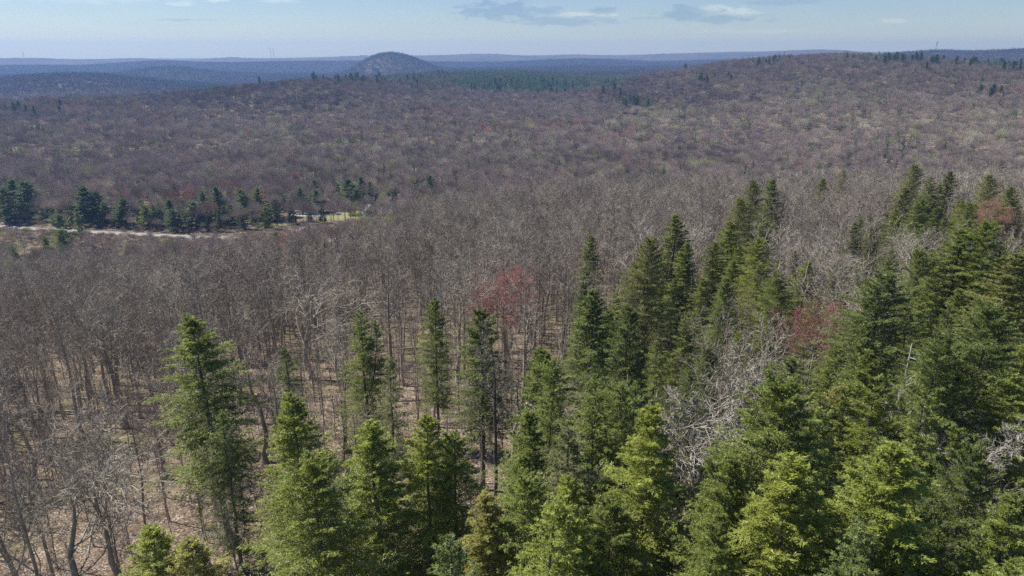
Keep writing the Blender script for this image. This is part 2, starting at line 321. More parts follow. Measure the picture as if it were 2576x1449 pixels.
def G_raw(x, y):
    x = np.asarray(x, float); y = np.asarray(y, float)
    r = np.log(np.clip(np.hypot(x, y), RMIN, RMAX)); a = np.degrees(np.arctan2(x, y))
    fi = np.interp(a, AZ, np.arange(len(AZ))); fj = (r - LR[0]) / (LR[1] - LR[0])
    i = np.clip(fi.astype(int), 0, len(AZ) - 2); j = np.clip(fj.astype(int), 0, NR - 2); u = fi - i; v = fj - j
    return (HZ[i, j] * (1 - u) + HZ[i + 1, j] * u) * (1 - v) + (HZ[i, j + 1] * (1 - u) + HZ[i + 1, j + 1] * u) * v
def hit(x, y, above=0.0, G=G_raw, dmax=4000):
    """where the view line through (x, y) comes down to the ground plus 'above'"""
    d = ray(x, y); h = math.hypot(d[0], d[1]); t = np.exp(np.linspace(math.log(12), math.log(dmax), 1600)) / h
    z = CAM_Z + d[2] * t; g = G(d[0] * t, d[1] * t) + above; k = np.argmax(z <= g)
    if k == 0: return None
    a, b = z[k - 1] - g[k - 1], z[k] - g[k]; tt = t[k - 1] + (t[k] - t[k - 1]) * a / (a - b + 1e-9)
    return np.array((d[0] * tt, d[1] * tt, 0.0))
# road: flatten the ground along it
ROAD_PX = [(-420, 520), (-200, 543), (20, 573), (110, 578), (240, 585), (370, 592), (500, 597), (640, 602), (780, 604)]
road_pts = np.array([hit(*p) for p in ROAD_PX])[:, :2]
road_pts = np.vstack([road_pts, road_pts[-1] + (80, -6), road_pts[-1] + (200, -2), road_pts[-1] + (340, 12)])
def smooth_line(P, n=160):
    s = np.concatenate([[0], np.cumsum(np.linalg.norm(np.diff(P, axis=0), axis=1))]); t = np.linspace(0, s[-1], n); Q = np.stack([np.interp(t, s, P[:, k]) for k in range(P.shape[1])], 1)
    for _ in range(6): Q[1:-1] = .25 * Q[:-2] + .5 * Q[1:-1] + .25 * Q[2:]
    return Q
road = smooth_line(road_pts, 170)
rz = G_raw(road[:, 0], road[:, 1])
for _ in range(60): rz[1:-1] = .25 * rz[:-2] + .5 * rz[1:-1] + .25 * rz[2:]
def road_dist(x, y):
    x = np.ravel(x); y = np.ravel(y); D = np.full(len(x), 1e9); I = np.zeros(len(x), int)
    for k in range(0, len(road), 1):
        d = np.hypot(x - road[k, 0], y - road[k, 1]); b = d < D; D[b] = d[b]; I[b] = k
    return D, I
Rg = np.exp(LR); sel = (Rg > 200) & (Rg < 900)
Xg = (Rg[None] * np.sin(np.radians(AZ))[:, None])[:, sel]; Yg = (Rg[None] * np.cos(np.radians(AZ))[:, None])[:, sel]
D, I = road_dist(Xg, Yg); w = 1 - np.clip((D - 9) / 22, 0, 1); w = (w * w * (3 - 2 * w)).reshape(Xg.shape)
HZ[:, sel] = HZ[:, sel] * (1 - w) + (rz[I].reshape(Xg.shape) - .25 * (D < 7).reshape(Xg.shape)) * w
G = G_raw
def g1(x, y): return float(G(np.array([x]), np.array([y]))[0])

def build_ground():
    R = np.exp(LR)[None, :]; A = np.radians(AZ)[:, None]
    X = R * np.sin(A); Y = R * np.cos(A); Zr = HZ.copy(); rough = np.clip((R - 4200) / 1500, 0, 1)
    Zr += rough * (vnoise(X / 25, Y / 120, 5) * 6 + rngs(4).random(Zr.shape) * 4 - 3)
    V = np.stack([X, Y, Zr], -1).reshape(-1, 3); na = len(AZ)
    i, j = np.meshgrid(np.arange(na - 1), np.arange(NR - 1), indexing='ij'); b = i * NR + j
    q = np.stack([b, b + NR, b + NR + 1, b + 1], -1).reshape(-1, 4)
    V = np.vstack([V, [[0, 0, HZ[:, 0].mean()]]]); c = len(V) - 1
    k = np.arange(na - 1); t = np.stack([np.full(na - 1, c), (k + 1) * NR, k * NR], -1)
    tag(link('ground', mesh_np('ground', V, q, t, True, [M_GROUND])), 'brown leaf covered forest floor rolling away to the far hills', kind='structure')
build_ground()

# ------------------------------------------------------------------ tree builders
def grow(P, n_per, s0, s1, ang, length, K, wig, lift, rng, ratio_by_s=.55):
    """children of the branches P (N,K0,3): n_per each; returns (centre lines, s, parent index)"""
    N, K0, _ = P.shape; n = N * n_per; par = np.repeat(np.arange(N), n_per)
    s = s0 + (s1 - s0) * ((np.tile(np.arange(n_per), N) + rng.random(n)) / n_per)
    f = s * (K0 - 1); k = np.minimum(f.astype(int), K0 - 2); u = (f - k)[:, None]
    st = P[par, k] * (1 - u) + P[par, k + 1] * u; T = unit(P[par, k + 1] - P[par, k])
    rd = unit(rng.normal(size=(n, 3))); pe = unit(rd - (rd * T).sum(1, keepdims=True) * T)
    a = np.radians(rng.uniform(ang[0], ang[1], n))[:, None]; D = unit(np.cos(a) * T + np.sin(a) * pe)
    plen = np.linalg.norm(np.diff(P, axis=1), axis=2).sum(1)[par] if not callable(length) else None
    L = length(s) if callable(length) else plen * length * (1.15 - ratio_by_s * s)
    L = L * rng.uniform(.7, 1.25, n); out = [st]; cur = st
    for i in range(K - 1):
        cur = cur + D * (L / (K - 1))[:, None]; out.append(cur)
        D = unit(D + rng.normal(size=(n, 3)) * wig + np.array([0, 0, lift]))
    return np.stack(out, 1), s, par
def bare_tree(name, seed, H=20, r0=.24, trunk=.92, n1=11, s1=(.38, .98), a1=(32, 62), len1=.30, n2=8, n3=7, n4=6, wig=.16, lift=.10, lean=0.0, crook=.05, buds=0, twig=.016, sec=.5):
    rng = rngs(seed); K = 11; t = np.linspace(0, 1, K); dx = np.cumsum(rng.normal(size=(K, 2)) * crook * H / K, 0); dx[0] = 0
    P0 = np.stack([dx[:, 0] + lean * t * H, dx[:, 1], t * H * trunk], 1)[None]; R0 = (r0 * (1 - t) ** .8 + .035)[None]; R0[0, 0] *= 1.35
    P1, sA, _ = grow(P0, n1, s1[0], s1[1], a1, lambda s: H * len1 * (1.35 - .75 * s), 8, wig, lift, rng)
    R1 = (r0 * .32 * (1.15 - .7 * sA))[:, None] * np.linspace(1, .18, 8)[None]
    P2, sB, pB = grow(P1, n2, .2, 1, (28, 58), .46, 6, wig, lift * .6, rng); R2 = np.maximum(.038 * r0 / .24 * (1.1 - .5 * sB), .02)[:, None] * np.linspace(1, .3, 6)[None]
    P3, sC, _ = grow(P2, n3, .15, 1, (25, 60), .48, 4, wig * 1.1, lift * .4, rng); R3 = np.full((len(P3), 1), .019) * np.linspace(1, .45, 4)[None]
    P4, sD, _ = grow(P3, n4, .1, 1, (20, 60), .55, 2, .1, .05, rng)
    tb = MB(); tb.tubes(P0, R0, 8); tb.tubes(P1, R1, 5)
    cb = MB(); cb.tubes(P2, R2, 4); cb.tubes(P3, R3, 3)
    W = unit(np.cross(P4[:, 1] - P4[:, 0], rng.normal(size=(len(P4), 3)))) * twig
    cb.blades(P4[:, 0], P4[:, 1], W)
    res = {'trunk': tb.mesh(name + '_trunk', [M_LIMB], True), 'crown': cb.mesh(name + '_crown', [M_TWIG]), 'h': float(P4[:, 1, 2].max()), 'r': float(np.percentile(np.hypot(P4[:, 1, 0], P4[:, 1, 1]), 97))}
    if buds:
        k = rng.integers(0, len(P4), buds); A = P4[k, 1] + rng.normal(size=(buds, 3)) * .16; Dv = unit(rng.normal(size=(buds, 3))) * rng.uniform(.05, .11, (buds, 1)); Wv = unit(np.cross(Dv, rng.normal(size=(buds, 3)))) * .022
        b = MB(); b.leaves(A, Dv, Wv); res['buds'] = b.mesh(name + '_buds', [M_BUD])
    return res
def conifer(name, seed, H=20, R=3.4, base=.12, nb=150, ntw=20, nbl=7, sharp=.85, droop=.25, up=.35, irr=.25, leader2=False, blade=(.115, .023), thin=0.0, clump=0.0, wood=True, low_dead=0):
    rng = rngs(seed); K = 9; t = np.linspace(0, 1, K); dx = np.cumsum(rng.normal(size=(K, 2)) * .012 * H / 3, 0); dx[0] = 0
    P0 = np.stack([dx[:, 0], dx[:, 1], t * H], 1)[None]; r0 = .0095 * H; R0 = (r0 * (1 - t) ** .9 + .02)[None]; R0[0, 0] *= 1.3
    tb = MB(); tb.tubes(P0, R0, 7)
    if leader2:
        a = rng.uniform(0, 6.28); z0 = .45; off = np.array([math.cos(a), math.sin(a)]) * R * .42
        tt = np.linspace(0, 1, 6); Q = np.stack([off[0] * np.sqrt(tt), off[1] * np.sqrt(tt), H * (z0 + (.97 - z0 - .08) * tt)], 1)[None]; tb.tubes(Q, (r0 * .5 * (1 - tt) + .02)[None], 5)
    fz = base + (1 - base) * (1 - ((np.arange(nb) + rng.random(nb)) / nb)) ** 1.0
    fz = np.clip(fz, base, .995); tdown = (1 - fz) / (1 - base)
    prof = np.minimum(tdown ** sharp * 1.05 + .03, 1.0) * np.where(tdown > .75, 1 - (tdown - .75) * 1.3, 1)
    az = np.arange(nb) * 2.39996 + rng.normal(size=nb) * .5
    lobes = 1 + irr * np.sin(az * 2 + seed) * np.sin(fz * 17 + seed * 1.7)
    L = R * prof * lobes * rng.uniform(1 - irr * 1.4, 1 + irr * .7, nb) + .12
    second = np.zeros(nb, bool)
    if leader2: second = (rng.random(nb) < .42) & (fz > z0 + .05)
    el = np.radians(np.interp(tdown, [0, .2, .6, 1], [55, 25, 5, -8])) * (up / .35) + rng.normal(size=nb) * .12
    st = np.stack([np.interp(fz, t, dx[:, 0]), np.interp(fz, t, dx[:, 1]), fz * H], 1)
    if leader2:
        u2 = np.clip((fz - z0) / (1 - z0), 0, 1); st[second, 0] = off[0] * np.sqrt(u2[second]); st[second, 1] = off[1] * np.sqrt(u2[second]); st[second, 2] -= .08 * H * u2[second]; L[second] *= .8; L[~second & (fz > z0)] *= .85
    D = np.stack([np.cos(az) * np.cos(el), np.sin(az) * np.cos(el), np.sin(el)], 1); KB = 6; pts = [st]; cur = st
    for i in range(KB - 1):
        cur = cur + D * (L / (KB - 1))[:, None]; pts.append(cur); D = unit(D + rng.normal(size=(nb, 3)) * .07 + np.array([0, 0, -droop * .35]) * (i / 3.0))
    PB = np.stack(pts, 1); RB = (np.clip(L * .0085, .010, .05))[:, None] * np.linspace(1, .25, KB)[None]
    if wood: tb.tubes(PB, RB, 3, m=1)
    if low_dead:
        fz2 = rng.uniform(.15, max(base, .3), low_dead); a2 = rng.uniform(0, 6.28, low_dead); L2 = R * rng.uniform(.3, .8, low_dead)
        s2 = np.stack([np.interp(fz2, t, dx[:, 0]), np.interp(fz2, t, dx[:, 1]), fz2 * H], 1); e2 = s2 + np.stack([np.cos(a2) * L2, np.sin(a2) * L2, L2 * rng.uniform(-.35, .15, low_dead)], 1)
        tb.tubes(np.stack([s2, (s2 + e2) / 2 + [0, 0, .1], e2], 1), np.array([[.03, .02, .006]]).repeat(low_dead, 0), 3, m=1)
    # flat sprays of twigs to both sides of each branch
    n = nb * ntw; par = np.repeat(np.arange(nb), ntw); s = .08 + .92 * ((np.tile(np.arange(ntw), nb) + rng.random(n)) / ntw)
    keep = (rng.random(n) > thin) & (rng.random(n) < np.clip(L[par] / (.42 * R), .16, 1))
    if clump: keep &= (np.sin(s * 9 + par * 1.3) + rng.normal(size=n) * .5) > -clump
    par = par[keep]; s = s[keep]; n = len(par); f = s * (KB - 1); k = np.minimum(f.astype(int), KB - 2); u = (f - k)[:, None]
    q = PB[par, k] * (1 - u) + PB[par, k + 1] * u; T = unit(PB[par, k + 1] - PB[par, k]); side = np.where(rng.random(n) < .5, -1, 1)[:, None]
    S = unit(np.cross(T, np.array([0, 0, 1.])) * side); a = np.radians(rng.uniform(30, 70, n))[:, None]
    TD = unit(np.cos(a) * T + np.sin(a) * S + rng.normal(size=(n, 3)) * .16 + np.array([0, 0, .03]))
    TL = (np.clip(.42 * L[par] * (1.15 - s), .12, 1.1) * rng.uniform(.6, 1.25, n))
    m_ = n * nbl; pi = np.repeat(np.arange(n), nbl); w_ = (np.tile(np.arange(nbl), n) + rng.random(m_)) / nbl
    A = q[pi] + TD[pi] * (TL[pi] * w_)[:, None] + np.array([0, 0, -1.]) * (TL[pi] * w_ ** 2 * droop * .8)[:, None] + rng.normal(size=(m_, 3)) * .035
    BD = unit(TD[pi] + rng.normal(size=(m_, 3)) * .40 + np.array([0, 0, -droop * .5])) * (blade[0] * rng.uniform(.6, 1.5, m_))[:, None]
    up_ = unit(np.array([0, 0, 1.]) + rng.normal(size=(m_, 3)) * .5); WV = unit(np.cross(BD, up_)) * (blade[1] * rng.uniform(.7, 1.3, m_))[:, None]
    cb = MB(); cb.blades(A, A + BD, WV)
    return {'trunk': tb.mesh(name + '_trunk', [M_CBARK, M_CWOOD], True), 'crown': cb.mesh(name + '_crown', [M_NEEDLE]), 'h': H, 'r': R}

BARE = {
    'oak':    bare_tree('oak', 11, 19, .25, .72, 11, (.30, 1), (38, 72), .40, 8, 7, 6, .20, .07, crook=.10),
    'oak_b':  bare_tree('oak_b', 12, 19, .25, .62, 10, (.32, 1), (35, 75), .45, 8, 7, 6, .22, .06, crook=.12),
    'tall':   bare_tree('tall', 13, 22, .31, .93, 13, (.42, .98), (28, 52), .25, 7, 7, 5, .14, .12),
    'tall_b': bare_tree('tall_b', 14, 22, .29, .95, 14, (.38, .98), (30, 58), .23, 7, 7, 5, .15, .12, lean=.04),
    'fork':   bare_tree('fork', 15, 21, .31, .60, 7, (.55, 1), (16, 42), .46, 8, 7, 6, .13, .12, crook=.06),
    'slim':   bare_tree('slim', 16, 20, .18, .96, 13, (.45, .98), (25, 50), .17, 6, 6, 5, .14, .14),
    'slim_b': bare_tree('slim_b', 17, 19, .14, .96, 12, (.4, .98), (30, 60), .18, 6, 6, 5, .16, .12, lean=-.05, crook=.07),
    'sapling': bare_tree('sapling', 18, 10, .06, .97, 13, (.22, .97), (20, 42), .24, 5, 4, 3, .12, .16, twig=.010),
    'sapling_b': bare_tree('sapling_b', 19, 9, .05, .9, 10, (.08, .95), (18, 40), .34, 5, 4, 3, .13, .14, twig=.010),
    'dome':   bare_tree('dome', 21, 18, .26, .52, 13, (.30, 1), (30, 78), .42, 9, 8, 7, .18, .05, crook=.10),
    'maple':  bare_tree('maple', 20, 16, .20, .66, 11, (.30, 1), (30, 60), .38, 8, 7, 5, .14, .10, buds=17000),
}
CON = {
    'full':   conifer('full', 31, 20, 3.9, .06, 260, 24, 19, .62, clump=1.6, irr=.18),
    'twin':   conifer('twin', 32, 20, 4.3, .08, 270, 24, 19, .60, leader2=True, clump=1.6, irr=.2),
    'slender': conifer('slender', 33, 20, 3.1, .08, 235, 21, 19, .60, clump=1.6, irr=.22),
    'topped': conifer('topped', 34, 21, 3.2, .34, 175, 24, 19, .52, irr=.32, clump=1.4, low_dead=26),
    'broad':  conifer('broad', 35, 20, 4.9, .08, 290, 25, 19, .52, irr=.24, clump=1.5),
    'young':  conifer('young', 36, 12, 2.8, .03, 190, 21, 17, .64, blade=(.09, .020), clump=1.5, irr=.2),
    'sparse': conifer('sparse', 37, 20, 3.3, .15, 185, 21, 17, .62, irr=.32, thin=.15, clump=.9, low_dead=14),
    'ragged': conifer('ragged', 40, 20, 4.0, .10, 220, 23, 19, .56, irr=.45, clump=1.1, low_dead=10, droop=.4),
    'pine':   conifer('pine', 38, 24, 6.2, .10, 130, 30, 6, .33, droop=.02, up=.5, irr=.35, blade=(.5, .17), clump=.8),
    'pine_b': conifer('pine_b', 39, 22, 7.2, .06, 130, 30, 6, .28, droop=.02, up=.45, irr=.38, blade=(.5, .17), clump=.8),
}

# low detail trees for the woods beyond
def far_bare(name, seed, H=16, R=4.0, n=170, w=.07, ln=1.7, trunk=True):
    rng = rngs(seed); b = MB(); d = unit(rng.normal(size=(n, 3)) * [1, 1, .8]); d[:, 2] = np.abs(d[:, 2]) * 1.0 - .15
    rad = rng.random((n, 1)) ** .45; c = np.array([0, 0, H * .62]); A = c + d * rad * np.array([R, R, H * .36]); Dv = unit(d * .8 + [0, 0, .55] + rng.normal(size=(n, 3)) * .45) * ln * rng.uniform(.6, 1.3, (n, 1))
    W = unit(np.cross(Dv, rng.normal(size=(n, 3)))) * w * rng.uniform(.6, 1.4, (n, 1)); b.blades(A - Dv * .5, A + Dv * .5, W)
    if trunk:
        k = 7; ends = A[rng.integers(0, n, k)]; s = np.tile([0, 0, H * .38], (k, 1)) + np.array([0, 0, 1.]) * rng.uniform(0, H * .2, (k, 1))
        b.tubes(np.stack([s, (s + ends) / 2 + [0, 0, .3], ends], 1), np.array([[.10, .07, .02]]).repeat(k, 0), 3)
        b.tubes(np.array([[[0, 0, 0], [.1, 0, H * .4], [0, .1, H * .8]]]), np.array([[.2, .15, .05]]), 4)
    return b.mesh(name, [M_FAR])
def far_conifer(name, seed, H=17, R=2.8, n=260, ln=1.1, w=.28, sharp=.8, base=.08):
    rng = rngs(seed); b = MB(); t = rng.random(n) ** .75; az = rng.uniform(0, 6.28, n); rr = R * (t ** sharp) * rng.uniform(.45, 1.1, n) * (1 + .25 * np.sin(az * 3 + t * 12 + seed))
    A = np.stack([np.cos(az) * rr * .35, np.sin(az) * rr * .35, H * (1 - t * (1 - base)) + rr * .05], 1); Dv = np.stack([np.cos(az) * (rr * .65 + .3), np.sin(az) * (rr * .65 + .3), rng.normal(size=n) * .3 + .25 * (1 - t)], 1)
    W = unit(np.cross(Dv, np.array([0, 0, 1.]) + rng.normal(size=(n, 3)) * .6)) * w * (.4 + .8 * t[:, None]); b.leaves(A, Dv, W)
    b.tubes(np.array([[[0, 0, 0], [0, 0, H * .5], [0, 0, H]]]), np.array([[.2, .12, .02]]), 4); return b.mesh(name, [M_NEEDLE_FAR])
def clump_mesh(name, seed, conifer_share, n_tree=11, size=30):
    rng = rngs(seed); b = MB()
    for i in range(n_tree):
        x, y = rng.uniform(-size / 2, size / 2, 2)
        if rng.random() < conifer_share:
            H = rng.uniform(14, 22); R = rng.uniform(2.2, 3.6); k = 26; t = rng.random(k) ** .8; az = rng.uniform(0, 6.28, k); rr = R * t
            A = np.stack([x + 0 * t, y + 0 * t, H * (1 - t * .8)], 1); Dv = np.stack([np.cos(az) * (rr + .4), np.sin(az) * (rr + .4), .1 + 0 * t], 1); W = unit(np.cross(Dv, [0, 0, 1.] + rng.normal(size=(k, 3)) * .5)) * .8 * (.3 + t[:, None]); b.leaves(A, Dv, W, m=1)
        else:
            H = rng.uniform(11, 17); R = rng.uniform(3.2, 5); k = 60; d = unit(rng.normal(size=(k, 3))); d[:, 2] = np.abs(d[:, 2])
            A = np.array([x, y, H * .55]) + d * np.array([R, R, H * .42]) * rng.random((k, 1)) ** .4; Dv = unit(d + rng.normal(size=(k, 3)) * .5) * 2.2; W = unit(np.cross(Dv, rng.normal(size=(k, 3)))) * .26; b.blades(A - Dv / 2, A + Dv / 2, W, m=0)
    return b.mesh(name, [M_FAR, M_NEEDLE_FAR])

class Kit:
    """a set of tree shapes kept outside the scene, for the woods that read as one mass"""
    def __init__(s, name, objs):
        s.col = bpy.data.collections.new(name); s.n = len(objs)
        for i, o in enumerate(objs):
            o.name = '%s_%02d' % (name, i); s.col.objects.link(o)
def kit_obj(mesh): return bpy.data.objects.new('shape', mesh)
def joined(res, name):
    """trunk and crown of a near tree as one mesh with two materials, for the massed part of the stand"""
    vs_, qs, ts, ms = [], [], [], []; n = 0; mq, mt, mats = [], [], []
    for key in ('trunk', 'crown'):
        me = res[key]; v = np.empty(len(me.vertices) * 3, np.float32); me.vertices.foreach_get('co', v); v = v.reshape(-1, 3)
        lt = np.empty(len(me.polygons), np.int32); me.polygons.foreach_get('loop_total', lt); li = np.empty(len(me.loops), np.int32); me.loops.foreach_get('vertex_index', li)
        mi = np.empty(len(me.polygons), np.int32); me.polygons.foreach_get('material_index', mi)
        st = np.concatenate([[0], np.cumsum(lt)[:-1]]); q = lt == 4; o = len(mats)
        if q.any(): qs.append(li[st[q][:, None] + np.arange(4)] + n); mq.append(mi[q] + o)
        if (~q).any(): ts.append(li[st[~q][:, None] + np.arange(3)] + n); mt.append(mi[~q] + o)
        vs_.append(v); n += len(v); mats += list(me.materials)
    return mesh_np(name, np.concatenate(vs_), np.concatenate(qs), np.concatenate(ts) if ts else None, False, mats, np.concatenate(mq + mt))

def scatter(name, kit, pts, rot, scl, idx, tint, label):
    """ONE object: shapes of the kit set on the points"""
    n = len(pts); me = bpy.data.meshes.new(name); me.vertices.add(n); me.vertices.foreach_set('co', np.asarray(pts, np.float32).ravel())
    def attr(nm, ty, data, field): a = me.attributes.new(nm, ty, 'POINT'); a.data.foreach_set(field, np.asarray(data).ravel())
    attr('rot', 'FLOAT', np.asarray(rot, np.float32), 'value'); attr('pick', 'INT', np.asarray(idx, np.int32), 'value')
    attr('scl', 'FLOAT_VECTOR', np.asarray(scl, np.float32), 'vector'); c = np.ones((n, 4), np.float32); c[:, :3] = tint; attr('tint', 'FLOAT_COLOR', c, 'color')
    me.update(); o = link(name, me); tag(o, label, kind='stuff')
    g = bpy.data.node_groups.new(name + '_nodes', 'GeometryNodeTree'); g.interface.new_socket('Geometry', in_out='INPUT', socket_type='NodeSocketGeometry'); g.interface.new_socket('Geometry', in_out='OUTPUT', socket_type='NodeSocketGeometry')
    gi = g.nodes.new('NodeGroupInput'); go = g.nodes.new('NodeGroupOutput'); ip = g.nodes.new('GeometryNodeInstanceOnPoints'); ci_ = g.nodes.new('GeometryNodeCollectionInfo')
    ci_.inputs['Collection'].default_value = kit.col; ci_.inputs['Separate Children'].default_value = True; ci_.inputs['Reset Children'].default_value = True
    def na(nm, ty): a = g.nodes.new('GeometryNodeInputNamedAttribute'); a.data_type = ty; a.inputs['Name'].default_value = nm; return a.outputs['Attribute']
    cx = g.nodes.new('ShaderNodeCombineXYZ'); L = g.links.new
    L(na('rot', 'FLOAT'), cx.inputs[2]); L(cx.outputs[0], ip.inputs['Rotation']); L(na('scl', 'FLOAT_VECTOR'), ip.inputs['Scale']); L(na('pick', 'INT'), ip.inputs['Instance Index'])
    ip.inputs['Pick Instance'].default_value = True; L(ci_.outputs[0], ip.inputs['Instance']); L(gi.outputs[0], ip.inputs['Points']); L(ip.outputs[0], go.inputs[0])
    md = o.modifiers.new('nodes', 'NODES'); md.node_group = g; return o

# ------------------------------------------------------------------ trees that stand alone
def plant(name, res, loc, H, rz, tint, label, cat, group=None, wide=1.0, bark=None, tilt=(0, 0), bud_tint=None, sink=.25):
    s = H / res['h']; e = empty(name, (loc[0], loc[1], g1(loc[0], loc[1]) - sink), rz, (s * wide, s * wide, s), tilt); tag(e, label, cat, group)
    link('trunk', res['trunk'], e, tint=bark if bark is not None else tint); c = link('crown', res['crown'], e, tint=tint)
    if 'buds' in res: link('blossom', res['buds'], c, tint=bud_tint if bud_tint is not None else (.3, .06, .05))
    return e
HEM = {'bright': (.275, .315, .062), 'lime': (.310, .345, .066), 'mid': (.232, .275, .062), 'dark': (.182, .222, .064), 'olive': (.245, .255, .078), 'yellow': (.325, .310, .085), 'pale': (.25, .26, .105)}
WIDE = 1.12
placed = []          # (x, y, radius) of the trees set by hand
views = []           # (x of the crown, top, bottom, half width in the photograph, distance): what may not be hidden
